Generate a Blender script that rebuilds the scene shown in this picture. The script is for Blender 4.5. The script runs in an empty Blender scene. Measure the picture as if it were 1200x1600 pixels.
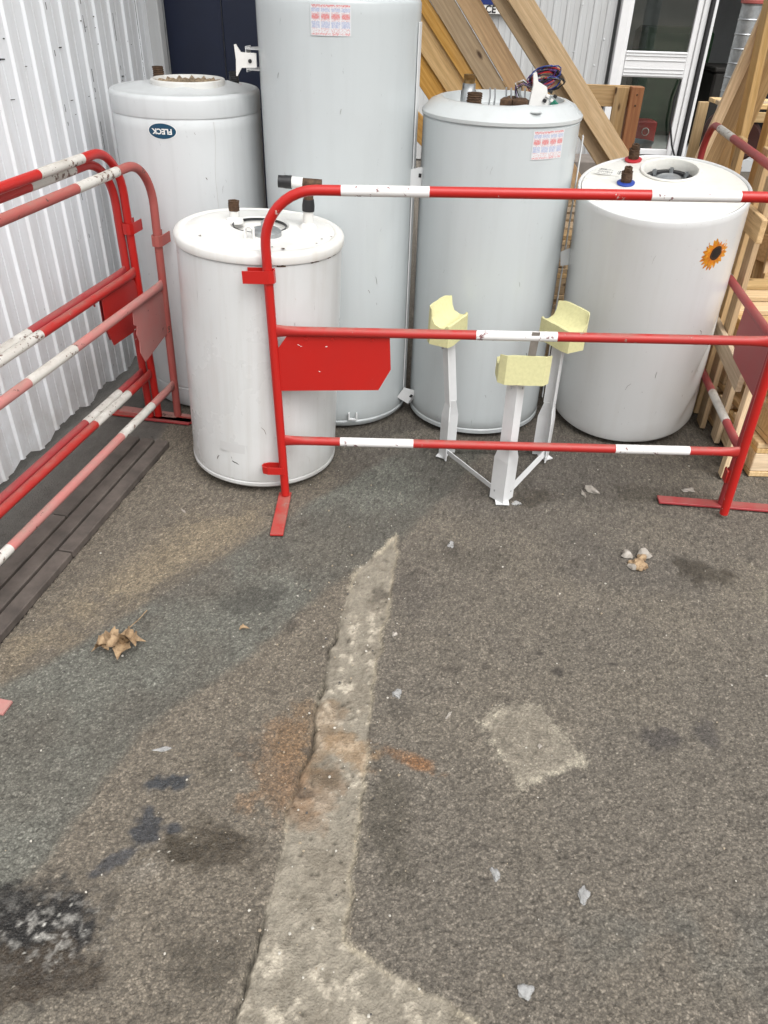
import bpy, bmesh, math, random
import numpy as np
from mathutils import Vector, Matrix
random.seed(7); RNG = np.random.default_rng(7)
S = bpy.context.scene; COL = S.collection; R_ = math.radians

# ------------------------------------------------------------------ camera
cam = bpy.data.cameras.new('camera'); co = bpy.data.objects.new('camera', cam); COL.objects.link(co)
cam.sensor_fit = 'VERTICAL'; cam.sensor_height = 32.0; cam.lens = 32.0*1210/1600
cam.clip_start = 0.02; cam.clip_end = 400
TH, ROLL = R_(34.9), R_(1.8)
_f = Vector((0, math.cos(TH), -math.sin(TH))); _u0 = Vector((0, math.sin(TH), math.cos(TH))); _r0 = Vector((1, 0, 0))
_r = _r0*math.cos(ROLL)+_u0*math.sin(ROLL); _u = -_r0*math.sin(ROLL)+_u0*math.cos(ROLL)
M = Matrix((( _r.x, _u.x, -_f.x), (_r.y, _u.y, -_f.y), (_r.z, _u.z, -_f.z))).to_4x4()
M.translation = (0, 0, 1.49); co.matrix_world = M; S.camera = co

# ------------------------------------------------------------------ sky and sun (bright overcast)
SUN_EL, SUN_AZ = R_(58), R_(150)          # azimuth clockwise from +Y: behind the camera, a little to the right
w = bpy.data.worlds.new('World'); S.world = w; w.use_nodes = True
nt = w.node_tree; nt.nodes.clear()
sky = nt.nodes.new('ShaderNodeTexSky'); sky.sky_type = 'NISHITA'; sky.sun_disc = False
sky.sun_elevation = SUN_EL; sky.sun_rotation = SUN_AZ; sky.air_density = 1.0; sky.dust_density = 6.0; sky.ozone_density = 1.0
hs = nt.nodes.new('ShaderNodeHueSaturation'); hs.inputs['Saturation'].default_value = 0.1
bg = nt.nodes.new('ShaderNodeBackground'); bg.inputs[1].default_value = 0.15
wo = nt.nodes.new('ShaderNodeOutputWorld')
nt.links.new(sky.outputs[0], hs.inputs['Color']); nt.links.new(hs.outputs[0], bg.inputs[0]); nt.links.new(bg.outputs[0], wo.inputs[0])
sl = bpy.data.lights.new('sun', 'SUN'); so = bpy.data.objects.new('sun', sl); COL.objects.link(so)
sl.energy = 0.65; sl.angle = R_(75); sl.color = (1.0, 0.985, 0.96)
sd = Vector((math.sin(SUN_AZ)*math.cos(SUN_EL), math.cos(SUN_AZ)*math.cos(SUN_EL), math.sin(SUN_EL)))
so.rotation_euler = sd.to_track_quat('Z', 'Y').to_euler(); so.location = sd*20
S.view_settings.view_transform = 'Standard'; S.view_settings.look = 'None'
S.view_settings.exposure = 0.66; S.view_settings.gamma = 1.0; S.view_settings.use_curve_mapping = False

# ------------------------------------------------------------------ material helpers
class NT:
    def __init__(s, name):
        s.m = bpy.data.materials.new(name); s.m.use_nodes = True; s.t = s.m.node_tree
        s.b = s.t.nodes['Principled BSDF']; s.out = s.t.nodes['Material Output']
    def n(s, typ, **kw):
        x = s.t.nodes.new('ShaderNode'+typ)
        for k, v in kw.items():
            if k[0] == '_': setattr(x, k[1:], v)
            else:
                k2 = k.replace('__', ' ')
                x.inputs[k2].default_value = v
        return x
    def l(s, a, b): s.t.links.new(a, b)
    def coords(s, scale=(1, 1, 1), kind='Object'):
        tc = s.n('TexCoord'); mp = s.n('Mapping'); mp.inputs['Scale'].default_value = scale
        s.l(tc.outputs[kind], mp.inputs[0]); return mp.outputs[0]
    def noise(s, vec, scale, detail=4, rough=.55):
        x = s.n('TexNoise'); x.inputs['Scale'].default_value = scale; x.inputs['Detail'].default_value = detail
        x.inputs['Roughness'].default_value = rough; s.l(vec, x.inputs['Vector']); return x.outputs[0]
    def ramp(s, f, stops):
        x = s.n('ValToRGB'); e = x.color_ramp.elements
        while len(e) < len(stops): e.new(0.5)
        for i, (p, c) in enumerate(stops):
            e[i].position = p; e[i].color = (*c, 1) if isinstance(c, tuple) else (c, c, c, 1)
        s.l(f, x.inputs[0]); return x.outputs[0]
    def mix(s, f, a, b, mode='MIX'):
        x = s.n('Mix', _data_type='RGBA', _blend_type=mode)
        for sock, v in ((0, f), (6, a), (7, b)):
            if hasattr(v, 'links'): s.l(v, x.inputs[sock])
            elif isinstance(v, tuple): x.inputs[sock].default_value = (*v, 1)
            else: x.inputs[sock].default_value = v
        return x.outputs[2]
    def math(s, op, a, b=0.0):
        x = s.n('Math', _operation=op)
        for i, v in enumerate((a, b)):
            if hasattr(v, 'links'): s.l(v, x.inputs[i])
            else: x.inputs[i].default_value = v
        return x.outputs[0]
    def set(s, color=None, rough=None, metal=None, bump=None, bs=.3, bd=.002, spec=None):
        for k, v in (('Base Color', color), ('Roughness', rough), ('Metallic', metal), ('Specular IOR Level', spec)):
            if v is None: continue
            if hasattr(v, 'links'): s.l(v, s.b.inputs[k])
            else: s.b.inputs[k].default_value = (*v, 1) if isinstance(v, tuple) else v
        if bump is not None:
            bn = s.n('Bump'); bn.inputs['Strength'].default_value = bs; bn.inputs['Distance'].default_value = bd
            s.l(bump, bn.inputs['Height']); s.l(bn.outputs[0], s.b.inputs['Normal'])
        return s.m

def enamel(name, base, dirt, rough=.32, dirt_amt=.35, rustc=None):
    """stove enamel on a tank: faint vertical streaks, grime blotches, scuffs"""
    k = NT(name); v = k.coords()
    streak = k.noise(k.coords((9, 9, .55)), 3, 5, .6)
    blot = k.noise(v, 3.2, 5, .6); fine = k.noise(v, 60, 4, .7)
    f = k.math('MULTIPLY', k.ramp(streak, [(.48, 0.), (.78, 1.)]), dirt_amt)
    c = k.mix(f, base, dirt)
    c = k.mix(k.math('MULTIPLY', k.ramp(blot, [(.52, 0.), (.75, 1.)]), dirt_amt*.8), c, dirt)
    scr = k.noise(k.coords((60, 60, 14)), 1.6, 3, .8)
    c = k.mix(k.math('MULTIPLY', k.ramp(scr, [(.68, 0.), (.73, 1.)]), .42), c, tuple(x*.55 for x in dirt))
    # grime creeping up from the foot of the tank
    sx = k.n('SeparateXYZ'); k.l(v, sx.inputs[0])
    foot = k.math('MULTIPLY', k.ramp(sx.outputs[2], [(0., 1.), (.10, 0.)]), k.ramp(blot, [(.3, 0.), (.7, .6)]))
    c = k.mix(foot, c, tuple(x*.6 for x in dirt))
    if rustc:
        rs = k.noise(k.coords((14, 14, 5)), 2.2, 5, .7)
        c = k.mix(k.math('MULTIPLY', k.ramp(rs, [(.69, 0.), (.76, 1.)]), .55), c, rustc)
    r = k.math('ADD', k.math('MULTIPLY', blot, .22), rough-.1)
    return k.set(c, r, bump=k.math('ADD', k.math('MULTIPLY', k.noise(v, 5, 2), 1.0), k.math('MULTIPLY', fine, .02)), bs=.12, bd=.01)

def paint(name, base, fade, chip, chip_at=.70, fade_amt=.5, rough=.38, dust=(.23, .19, .15), dust_amt=.5):
    """coloured paint on steel tube: fading, chips, dust lying on upward faces"""
    k = NT(name); v = k.coords()
    a = k.noise(v, 7, 5, .6); c = k.mix(k.math('MULTIPLY', k.ramp(a, [(.35, 0.), (.75, 1.)]), fade_amt), base, fade)
    b = k.noise(k.coords((1, 1, 1)), 55, 5, .65); b2 = k.noise(v, 9, 3)
    ch = k.ramp(k.math('ADD', b, k.math('MULTIPLY', k.math('SUBTRACT', b2, .5), .5)), [(chip_at, 0.), (chip_at+.025, 1.)])
    g = k.n('NewGeometry'); sx = k.n('SeparateXYZ'); k.l(g.outputs['Normal'], sx.inputs[0])
    d = k.math('MULTIPLY', k.ramp(sx.outputs[2], [(.35, 0.), (.95, 1.)]), k.ramp(k.noise(v, 14, 5, .7), [(.35, 0.), (.65, 1.)]))
    c = k.mix(k.math('MULTIPLY', d, dust_amt), c, dust)
    c = k.mix(ch, c, chip)
    r = k.math('ADD', k.math('MULTIPLY', d, .35), rough)
    return k.set(c, r, bump=k.math('SUBTRACT', k.math('MULTIPLY', a, .4), ch), bs=.35, bd=.0012)

def wood(name, light, dark, grey=.0, rough=.7):
    k = NT(name); oi = k.n('ObjectInfo')
    tc = k.n('TexCoord'); off = k.n('VectorMath', _operation='ADD'); k.l(tc.outputs['Object'], off.inputs[0])
    sc = k.n('VectorMath', _operation='SCALE'); k.l(oi.outputs['Random'], sc.inputs[0]); sc.inputs['Scale'].default_value = 37.0
    cmb = k.n('CombineXYZ'); k.l(oi.outputs['Random'], cmb.inputs[0]); k.l(oi.outputs['Random'], cmb.inputs[1]); k.l(oi.outputs['Random'], cmb.inputs[2])
    k.l(cmb.outputs[0], sc.inputs[0]); k.l(sc.outputs[0], off.inputs[1])
    def mp(s):
        x = k.n('Mapping'); x.inputs['Scale'].default_value = s; k.l(off.outputs[0], x.inputs[0]); return x.outputs[0]
    warp = k.noise(mp((1.2, 7, 7)), 1.5, 2)
    rings = k.n('TexWave', _wave_type='BANDS', _bands_direction='Y'); rings.inputs['Scale'].default_value = 5; rings.inputs['Distortion'].default_value = 11
    rings.inputs['Detail'].default_value = 3; rings.inputs['Detail Scale'].default_value = 1.2
    k.l(mp((.22, 2.6, 2.6)), rings.inputs['Vector'])
    fib = k.noise(mp((4, 90, 90)), 3, 4, .7)
    c = k.mix(k.math('MULTIPLY', rings.outputs[1], .75), light, dark)
    c = k.mix(k.math('MULTIPLY', k.ramp(fib, [(.42, 0.), (.66, 1.)]), .45), c, tuple(x*.55 for x in dark))
    c = k.mix(k.math('MULTIPLY', k.ramp(warp, [(.5, 0.), (.75, 1.)]), .35+grey), c, (.44, .33, .21))
    kn = k.n('TexVoronoi'); kn.inputs['Scale'].default_value = 1; k.l(mp((4, 11, 11)), kn.inputs['Vector'])
    c = k.mix(k.ramp(kn.outputs[0], [(.05, 1.), (.11, 0.)]), c, (.09, .045, .02))
    hv = k.n('HueSaturation'); k.l(c, hv.inputs['Color'])
    k.l(k.math('ADD', k.math('MULTIPLY', oi.outputs['Random'], .4), .92), hv.inputs['Value'])
    k.l(k.math('ADD', k.math('MULTIPLY', k.math('FRACT', k.math('MULTIPLY', oi.outputs['Random'], 7.3)), .4), .8), hv.inputs['Saturation'])
    return k.set(hv.outputs[0], rough, bump=fib, bs=.4, bd=.0012)

def plain(name, col, rough=.5, metal=0., var=.25, scale=30, bs=.2, bd=.001, dark=None):
    k = NT(name); v = k.coords(); a = k.noise(v, scale, 5, .65)
    d = dark or tuple(x*(1-var) for x in col)
    c = k.mix(k.ramp(a, [(.35, 0.), (.7, 1.)]), col, d)
    return k.set(c, k.math('ADD', k.math('MULTIPLY', a, .2), rough-.1), metal, bump=a, bs=bs, bd=bd)

MAT = {}
MAT['tank_white'] = enamel('white_enamel', (.60, .61, .605), (.40, .38, .34), .28, .34, (.30, .13, .05))
MAT['tank_white_lid'] = enamel('white_lid_enamel', (.68, .675, .65), (.55, .48, .38), .42, .3, (.30, .13, .05))
MAT['tank_cool'] = enamel('cool_white_enamel', (.58, .60, .605), (.38, .39, .39), .40, .22)
MAT['tank_fleck_lid'] = enamel('weathered_lid_enamel', (.56, .56, .545), (.46, .43, .37), .5, .35)
MAT['tank_grey'] = enamel('grey_enamel', (.515, .55, .557), (.41, .43, .43), .20, .22)
MAT['tank_grey_lid'] = enamel('grey_plastic_lid', (.55, .575, .575), (.43, .44, .43), .28, .25)
MAT['tank_right'] = enamel('cream_white_enamel', (.665, .675, .67), (.52, .50, .46), .18, .16)
MAT['tank_right_lid'] = enamel('cream_lid_plastic', (.74, .73, .68), (.55, .50, .42), .28, .3)
MAT['red'] = paint('red_paint', (.40, .017, .014), (.34, .035, .03), (.30, .16, .13), .70)
MAT['red_clean'] = paint('red_paint_fresh', (.45, .013, .010), (.37, .02, .016), (.55, .42, .38), .712, .4, .3, dust_amt=.05)
MAT['maroon'] = paint('dull_red_paint', (.33, .03, .035), (.28, .05, .05), (.12, .05, .04), .76, .6, .45, dust_amt=.35)
MAT['pink'] = paint('faded_pink_paint', (.47, .16, .145), (.40, .21, .19), (.10, .05, .04), .67, .8, .6, dust_amt=.55)
MAT['pinkdark'] = paint('faded_red_post_paint', (.36, .07, .06), (.33, .12, .10), (.09, .045, .035), .66, .8, .6, dust_amt=.4)
MAT['white_band'] = paint('white_band_paint', (.78, .77, .76), (.66, .64, .61), (.20, .10, .10), .625, .5, .45, dust_amt=.25)
MAT['white_band_dirty'] = paint('dirty_white_band_paint', (.60, .58, .54), (.46, .43, .38), (.14, .08, .06), .62, .7, .55, dust_amt=.5)
MAT['pine'] = wood('pale_pine', (.66, .455, .235), (.54, .345, .155))
MAT['pine_warm'] = wood('warm_pine', (.60, .37, .15), (.50, .275, .10))
MAT['pine_grey'] = wood('weathered_pine', (.56, .405, .235), (.44, .30, .165), .1)
MAT['pine_red'] = wood('reddish_pine', (.45, .21, .10), (.36, .15, .07))
MAT['pallet'] = wood('pallet_wood', (.68, .50, .29), (.55, .385, .20))
MAT['dark_board'] = plain('dark_ground_board', (.110, .090, .077), .75, 0, .5, 14, .5, .004)
MAT['foam'] = plain('yellow_foam', (.66, .63, .34), .85, 0, .12, 90, .5, .001)
MAT['white_steel'] = plain('white_powder_steel', (.72, .73, .73), .4, 0, .08, 12)
MAT['zinc'] = plain('galvanised_steel', (.50, .52, .53), .42, .85, .35, 25)
MAT['rust'] = plain('rusty_brass', (.13, .075, .04), .75, .3, .6, 60, .6, .002, (.05, .028, .018))
MAT['brass'] = plain('brass', (.35, .22, .09), .5, .7, .5, 40)
MAT['black'] = plain('black_plastic', (.018, .018, .02), .45, 0, .3)
MAT['white_plastic'] = plain('white_plastic', (.80, .79, .76), .45, 0, .08)
MAT['bluew'] = plain('blue_washer', (.02, .06, .35), .45)
MAT['redw'] = plain('red_washer', (.50, .02, .03), .45)
MAT['navy'] = plain('navy_sheet', (.010, .016, .042), .42, 0, .3, 3, .1, .003)
MAT['frame_white'] = plain('white_door_aluminium', (.80, .80, .80), .35, 0, .05, 10)
MAT['dark_rubber'] = plain('dark_seal', (.02, .02, .022), .6)
MAT['room'] = plain('grey_room_wall', (.50, .51, .51), .8, 0, .15, 3)
MAT['roomdark'] = plain('dark_storage', (.022, .02, .017), .8, 0, .4, 6)
MAT['green'] = plain('green_sheet', (.035, .09, .04), .7, 0, .4, 4)
MAT['foam_rough'] = plain('rough_brown_foam', (.42, .33, .22), .95, 0, .6, 120, 1.0, .006, (.16, .11, .07))
MAT['leaf'] = plain('dead_leaf', (.40, .28, .16), .75, 0, .5, 55, .8, .003, (.14, .085, .045))
MAT['sign_navy'] = plain('sign_blue', (.012, .028, .15), .4, 0, .05)
MAT['letter_black'] = plain('sign_letter_black', (.01, .01, .012), .4, 0, .05)
MAT['teal'] = plain('emblem_teal', (.005, .055, .105), .3, 0, .05)
MAT['green_plug'] = plain('green_plug', (.01, .16, .10), .4)
for nm, c in (('wire_black', (.012, .012, .012)), ('wire_red', (.35, .015, .015)), ('wire_purple', (.08, .03, .13)), ('wire_blue', (.02, .04, .2)), ('wire_white', (.6, .6, .58))):
    MAT[nm] = plain(nm, c, .4, 0, .05)
def film(name, col, alpha):
    k = NT(name); v = k.coords(); a = k.noise(v, 60, 4, .7)
    m = k.set(k.mix(k.ramp(a, [(.4, 0.), (.7, 1.)]), col, tuple(x*.75 for x in col)), .25, bump=a, bs=.8, bd=.004)
    tr = k.n('BsdfTransparent'); mx = k.n('MixShader'); mx.inputs[0].default_value = alpha
    k.l(tr.outputs[0], mx.inputs[1]); k.l(k.b.outputs[0], mx.inputs[2]); k.l(mx.outputs[0], k.out.inputs[0]); return m
MAT['film'] = film('clear_plastic_film', (.50, .50, .49), .45)
MAT['paper'] = film('crumpled_tissue', (.38, .345, .30), .93)
def glass():
    k = NT('door_glass'); tr = k.n('BsdfTransparent'); tr.inputs[0].default_value = (.78, .82, .79, 1)
    gl = k.n('BsdfGlossy'); gl.inputs['Roughness'].default_value = .03
    fr = k.n('Fresnel'); fr.inputs[0].default_value = 2.1
    mx = k.n('MixShader'); k.l(fr.outputs[0], mx.inputs[0]); k.l(tr.outputs[0], mx.inputs[1]); k.l(gl.outputs[0], mx.inputs[2])
    k.l(mx.outputs[0], k.out.inputs[0]); return k.m
MAT['glass'] = glass()
def cladding(name, base, dirt, scratch):
    k = NT(name); v = k.coords()
    a = k.noise(k.coords((6, 6, .7)), 2.5, 5, .65); b = k.noise(v, 2.2, 4, .6); sx = k.n('SeparateXYZ'); k.l(v, sx.inputs[0])
    c = k.mix(k.math('MULTIPLY', k.ramp(a, [(.45, 0.), (.75, 1.)]), .35), base, dirt)
    low = k.math('MULTIPLY', k.ramp(sx.outputs[2], [(.0, 1.), (.55, 0.)]), k.ramp(k.noise(v, 5, 5, .7), [(.35, .05), (.7, .75)]))
    c = k.mix(low, c, dirt)
    s = k.noise(k.coords((26, 26, 9)), 2.3, 3, .8)
    c = k.mix(k.math('MULTIPLY', k.ramp(s, [(.705, 0.), (.73, 1.)]), scratch), c, (.10, .09, .09))
    return k.set(c, k.math('ADD', k.math('MULTIPLY', b, .25), .35), bump=b, bs=.25, bd=.012)
MAT['clad'] = cladding('white_cladding', (.80, .825, .85), (.42, .39, .36), .6)
MAT['clad_back'] = cladding('pale_grey_cladding', (.52, .53, .53), (.36, .34, .32), .3)
def attr_mat(name, rough=.4):
    k = NT(name); a = k.n('Attribute'); a.attribute_name = 'tint'; return k.set(a.outputs[0], rough)
MAT['print'] = attr_mat('printed_sticker')

# ------------------------------------------------------------------ mesh helpers
class MB:
    def __init__(s): s.v = []; s.f = []; s.mi = []; s.cur = 0
    def add(s, vs, fs):
        o = len(s.v); s.v += [tuple(p) for p in vs]; s.f += [tuple(i+o for i in f) for f in fs]; s.mi += [s.cur]*len(fs); return s
    def box(s, c, d, rot=None, bev=.0):
        x, y, z = (k/2 for k in d); bm = bmesh.new(); bmesh.ops.create_cube(bm, size=1)
        for v in bm.verts: v.co = Vector((v.co.x*2*x, v.co.y*2*y, v.co.z*2*z))
        if bev: bmesh.ops.bevel(bm, geom=list(bm.edges), offset=bev, segments=1, affect='EDGES')
        bm.verts.index_update(); m = rot or Matrix.Identity(3); c = Vector(c)
        s.add([c+m@v.co for v in bm.verts], [[v.index for v in f.verts] for f in bm.faces]); bm.free(); return s
    def tube(s, pts, r, n=14, cap=True, flat=None):
        """r: radius or list; flat: list of (vertical scale, depth scale) per point"""
        pts = [Vector(p) for p in pts]; N = len(pts); rr = r if isinstance(r, (list, tuple)) else [r]*N
        vs = []; ref = None
        for i, p in enumerate(pts):
            t = (pts[min(i+1, N-1)]-pts[max(i-1, 0)]).normalized()
            if ref is None:
                ref = Vector((0, 0, 1)) if abs(t.z) < .9 else Vector((0, 1, 0))
            a = (ref-t*ref.dot(t)).normalized(); ref = a; b = t.cross(a)
            fa, fb = flat[i] if flat else (1, 1)
            vs += [p+(a*math.cos(q)*fa+b*math.sin(q)*fb)*rr[i] for q in (2*math.pi*k/n for k in range(n))]
        fs = [[i*n+k, i*n+(k+1) % n, (i+1)*n+(k+1) % n, (i+1)*n+k] for i in range(N-1) for k in range(n)]
        if cap: fs += [list(range(n))[::-1], [(N-1)*n+k for k in range(n)]]
        return s.add(vs, fs)
    def lathe(s, prof, n=72, c=(0, 0, 0), a0=0, a1=2*math.pi, wob=None):
        full = abs(a1-a0-2*math.pi) < 1e-6; m = n if full else n+1; vs = []
        for (r, z) in prof:
            for k in range(m):
                q = a0+(a1-a0)*k/n; dr, dz = wob(q, r, z) if wob else (0, 0)
                vs.append((c[0]+(r+dr)*math.cos(q), c[1]+(r+dr)*math.sin(q), c[2]+z+dz))
        fs = [[i*m+k, i*m+(k+1) % m, (i+1)*m+(k+1) % m, (i+1)*m+k] for i in range(len(prof)-1) for k in range(n)]
        return s.add(vs, fs)
    def prism(s, poly, t, mat):
        """polygon in local XY, thickness t along local Z, placed by a 4x4 matrix"""
        n = len(poly); vs = [mat@Vector((x, y, 0)) for x, y in poly]+[mat@Vector((x, y, t)) for x, y in poly]
        return s.add(vs, [list(range(n))[::-1], list(range(n, 2*n))]+[[k, (k+1) % n, n+(k+1) % n, n+k] for k in range(n)])
    def build(s, name, mat, parent=None, smooth=40, loc=None):
        me = bpy.data.meshes.new(name); me.from_pydata(s.v, [], s.f); me.validate(); 
        for m in (mat if isinstance(mat, list) else [mat]): me.materials.append(MAT[m] if isinstance(m, str) else m)
        if isinstance(mat, list) and len(me.polygons) == len(s.mi): me.polygons.foreach_set('material_index', s.mi)
        bm = bmesh.new(); bm.from_mesh(me); bmesh.ops.recalc_face_normals(bm, faces=bm.faces); bm.to_mesh(me); bm.free()
        if smooth:
            me.shade_smooth(); me.set_sharp_from_angle(angle=R_(smooth))
        o = bpy.data.objects.new(name, me); COL.objects.link(o)
        if parent: o.parent = parent
        if loc: o.location = loc
        return o
def tag(o, label=None, cat=None, group=None, kind=None):
    for k, v in (('label', label), ('category', cat), ('group', group), ('kind', kind)):
        if v: o[k] = v
    return o
def empty(name, loc, label, cat, rot=(0, 0, 0), group=None):
    o = bpy.data.objects.new(name, None); COL.objects.link(o); o.location = loc; o.rotation_euler = rot; o.empty_display_size = .1
    return tag(o, label, cat, group)
def plank(name, p0, p1, wdt, thk, mat, face=(0, -1, 0), parent=None, bev=.002):
    """board between two points, its wide face turned towards `face`; own axes so the grain follows it"""
    p0, p1, face = Vector(p0), Vector(p1), Vector(face); L = (p1-p0).length; x = (p1-p0).normalized()
    z = (face-x*face.dot(x)).normalized(); y = z.cross(x)
    b = MB().box((0, 0, 0), (L, wdt, thk), bev=bev); o = b.build(name, mat, parent, smooth=0)
    m = Matrix((x, y, z)).transposed().to_4x4(); m.translation = (p0+p1)/2
    o.matrix_local = m; return o

# ------------------------------------------------------------------ ground (one sheet, fine near the camera)
def h2(i, j, seed):
    n = (i*374761393+j*668265263+seed*1442695041) & 0xffffffff
    n = ((n ^ (n >> 13))*1274126177) & 0xffffffff; n = (n ^ (n >> 16)) & 0xffffff
    return n.astype(np.float64)/0xffffff
def vn(x, y, s, seed):
    x = x*s+1000; y = y*s+1000; i = np.floor(x).astype(np.int64); j = np.floor(y).astype(np.int64)
    u = x-i; v = y-j; u = u*u*(3-2*u); v = v*v*(3-2*v)
    return (h2(i, j, seed)*(1-u)+h2(i+1, j, seed)*u)*(1-v)+(h2(i, j+1, seed)*(1-u)+h2(i+1, j+1, seed)*u)*v
def fbm(x, y, s, seed, o=4):
    t = 0; a = .5; m = 0
    for k in range(o): t = t+a*vn(x, y, s*2**k, seed+k*17); m += a; a *= .55
    return t/m
def cells(x, y, s, seed, ids=False):
    idn = 0.
    x = x*s+1000; y = y*s+1000; i = np.floor(x).astype(np.int64); j = np.floor(y).astype(np.int64); d = np.full(x.shape, 9.)
    for a in (-1, 0, 1):
        for b in (-1, 0, 1):
            px = i+a+h2(i+a, j+b, seed); py = j+b+h2(i+a, j+b, seed+5); e = (px-x)**2+(py-y)**2; idn = np.where(e < d, h2(i+a, j+b, seed+9), idn); d = np.minimum(d, e)
    return (np.sqrt(d), idn) if ids else np.sqrt(d)
def sdf(x, y, poly):
    d = np.full(x.shape, 1e9); ins = np.zeros(x.shape, bool); n = len(poly)
    for k in range(n):
        ax, ay = poly[k]; bx, by = poly[(k+1) % n]; ex, ey = bx-ax, by-ay
        t = np.clip(((x-ax)*ex+(y-ay)*ey)/(ex*ex+ey*ey), 0, 1)
        d = np.minimum(d, (x-ax-t*ex)**2+(y-ay-t*ey)**2)
        c = ((ay > y) != (by > y)) & (x < (bx-ax)*(y-ay)/((by-ay) if by != ay else 1e-9)+ax); ins ^= c
    return np.where(ins, -1, 1)*np.sqrt(d)
def sst(a, b, x):
    t = np.clip((x-a)/(b-a), 0, 1); return t*t*(3-2*t)
STRIP = [(0.048, 2.022), (0.029, 1.801), (0.01, 1.565), (-0.013, 1.344), (-0.019, 1.149), (-0.038, 0.968), (-0.042, 0.815), (-0.047, 0.741), (0.073, 0.665), (0.188, 0.596), (0.30, 0.50), (-0.24, 0.45), (-0.231, 0.584), (-0.219, 0.646), (-0.214, 0.724), (-0.197, 0.823), (-0.189, 0.904), (-0.188, 1.009), (-0.171, 1.108), (-0.148, 1.171), (-0.146, 1.277), (-0.131, 1.404), (-0.127, 1.559), (-0.096, 1.736), (-0.074, 1.857), (0.003, 1.958)]
BAND = [(-1.2, 1.06), (-0.948, 1.327), (-0.702, 1.584), (-0.405, 1.971), (-0.181, 2.263), (0.09, 2.568), (0.385, 2.587), (0.272, 2.352), (0.085, 2.031), (-0.109, 1.794), (-0.331, 1.488), (-0.425, 1.359), (-0.561, 1.202), (-0.615, 1.041), (-0.657, 0.889), (-0.727, 0.806), (-1.2, .55)]
DUST = [(-1.014, 1.482), (-0.837, 1.729), (-0.638, 2.101), (-0.39, 2.152), (-0.408, 1.988), (-0.707, 1.602), (-0.953, 1.337)]
DIAM = [(0.252, 1.283), (0.335, 1.321), (0.413, 1.309), (0.454, 1.222), (0.481, 1.15), (0.328, 1.079), (0.28, 1.179)]
EDGE = [(-1.012, 1.478), (-0.952, 2.084), (-0.892, 2.507), (-.84, 2.9), (-.7, 4.0), (-1.6, 4.0), (-1.6, .6), (-1.13, .8)]   # smooth concrete beside the left wall
def axis(lo, hi, step, far):
    a = [lo]
    while a[-1] < hi: a.append(a[-1]+step(a[-1]))
    L = [-far, -30, -12, -6, -4]; H = [5, 6, 8, 12, 30, far]
    return np.array([v for v in L if v < lo-.3]+[lo-.25, lo-.08]+a+[a[-1]+.1, a[-1]+.35]+[v for v in H if v > a[-1]+.6])
gx = axis(-1.5, 2.7, lambda v: .0042 if v < 1.5 else .010, 120.)
gy = axis(-.5, 4.0, lambda v: .012 if v < .4 else max(.0032, .0026*(.6+v*v*.75)), 120.)
X, Y = np.meshgrid(gx, gy); nx, ny = len(gx), len(gy)
wx = X+.020*(fbm(X, Y, 22, 3)-.5)+.03*(fbm(X, Y, 7, 9)-.5); wy = Y+.020*(fbm(X, Y, 22, 4)-.5)+.03*(fbm(X, Y, 7, 10)-.5)
n1 = fbm(X, Y, 2.2, 21, 5); n2 = fbm(X, Y, 9, 31, 4); n3 = fbm(X, Y, 40, 41, 4); n4 = fbm(X, Y, 150, 51, 2)
ag, agi = cells(wx*.6+X*.4, wy*.6+Y*.4, 150, 61, True); ag2 = cells(X, Y, 150, 71)
sS = sdf(wx, wy, STRIP); sB = sdf(wx, wy, BAND); sD = sdf(wx, wy, DUST); sM = sdf(wx, wy, DIAM); sE = sdf(wx, Y, EDGE)
strip = 1-sst(-.002, .003, sS); diam = 1-sst(-.006, .006, sM); edge = 1-sst(-.004, .004, sE)
band = (1-sst(-.022, .022, sB)); dust = (1-sst(-.09, .06, sD))*sst(.3, .62, n2+.25*n1)
def c3(r, g, b): return np.array([r, g, b]).reshape(1, 1, 3)
def mixc(C, m, col): return C*(1-m[..., None])+col*m[..., None]
Cg = np.ones(X.shape+(3,))*c3(.150, .134, .113)
left = 1-sst(-.12, .02, X+.0*Y)      # the older surface left of the repair strip
Cg = mixc(Cg, left*.75, c3(.168, .146, .117))
Cg = mixc(Cg, sst(.48, .72, n1)*.55, c3(.185, .163, .132)); Cg = mixc(Cg, sst(.52, .75, fbm(X, Y, 1.6, 77, 4))*.6, c3(.108, .099, .09))
Cg = mixc(Cg, dust*.75, c3(.26, .215, .15))
Cg = mixc(Cg, band*(.55+.35*n2), c3(.104, .105, .094)); Cg = mixc(Cg, band*sst(.42, .7, fbm(X, Y, 3.5, 88))*.75, c3(.158, .163, .145))
Cg = mixc(Cg, band*(1-sst(.75, 1.35, Y))*.6, c3(.160, .164, .145))
green = (1-sst(-.75, -.45, X))*(1-sst(.55, .7, Y)); Cg = mixc(Cg, green*.5, c3(.16, .165, .148))
teal = np.exp(-(((X-.62)/.3)**2+((Y-.74)/.09)**2)); Cg = mixc(Cg, teal*.4*sst(.4, .7, n2), c3(.09, .105, .105))
def blob(C, x, y, rx, ry, col, a, ang=0., seed=5, rag=.9):
    if seed in (15, 16): rag = .45
    ca, sa = math.cos(ang), math.sin(ang); u = ((X-x)*ca+(Y-y)*sa)/rx; v = (-(X-x)*sa+(Y-y)*ca)/ry
    d = np.sqrt(u*u+v*v)+rag*(fbm(X, Y, 14, seed, 5)-.5)*2.2+(fbm(X, Y, 70, seed+3, 3)-.5)*.9
    m = (1-sst(.55, 1.25, d))*a; return mixc(C, m, c3(*col)), m
wet = np.zeros(X.shape)
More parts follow.
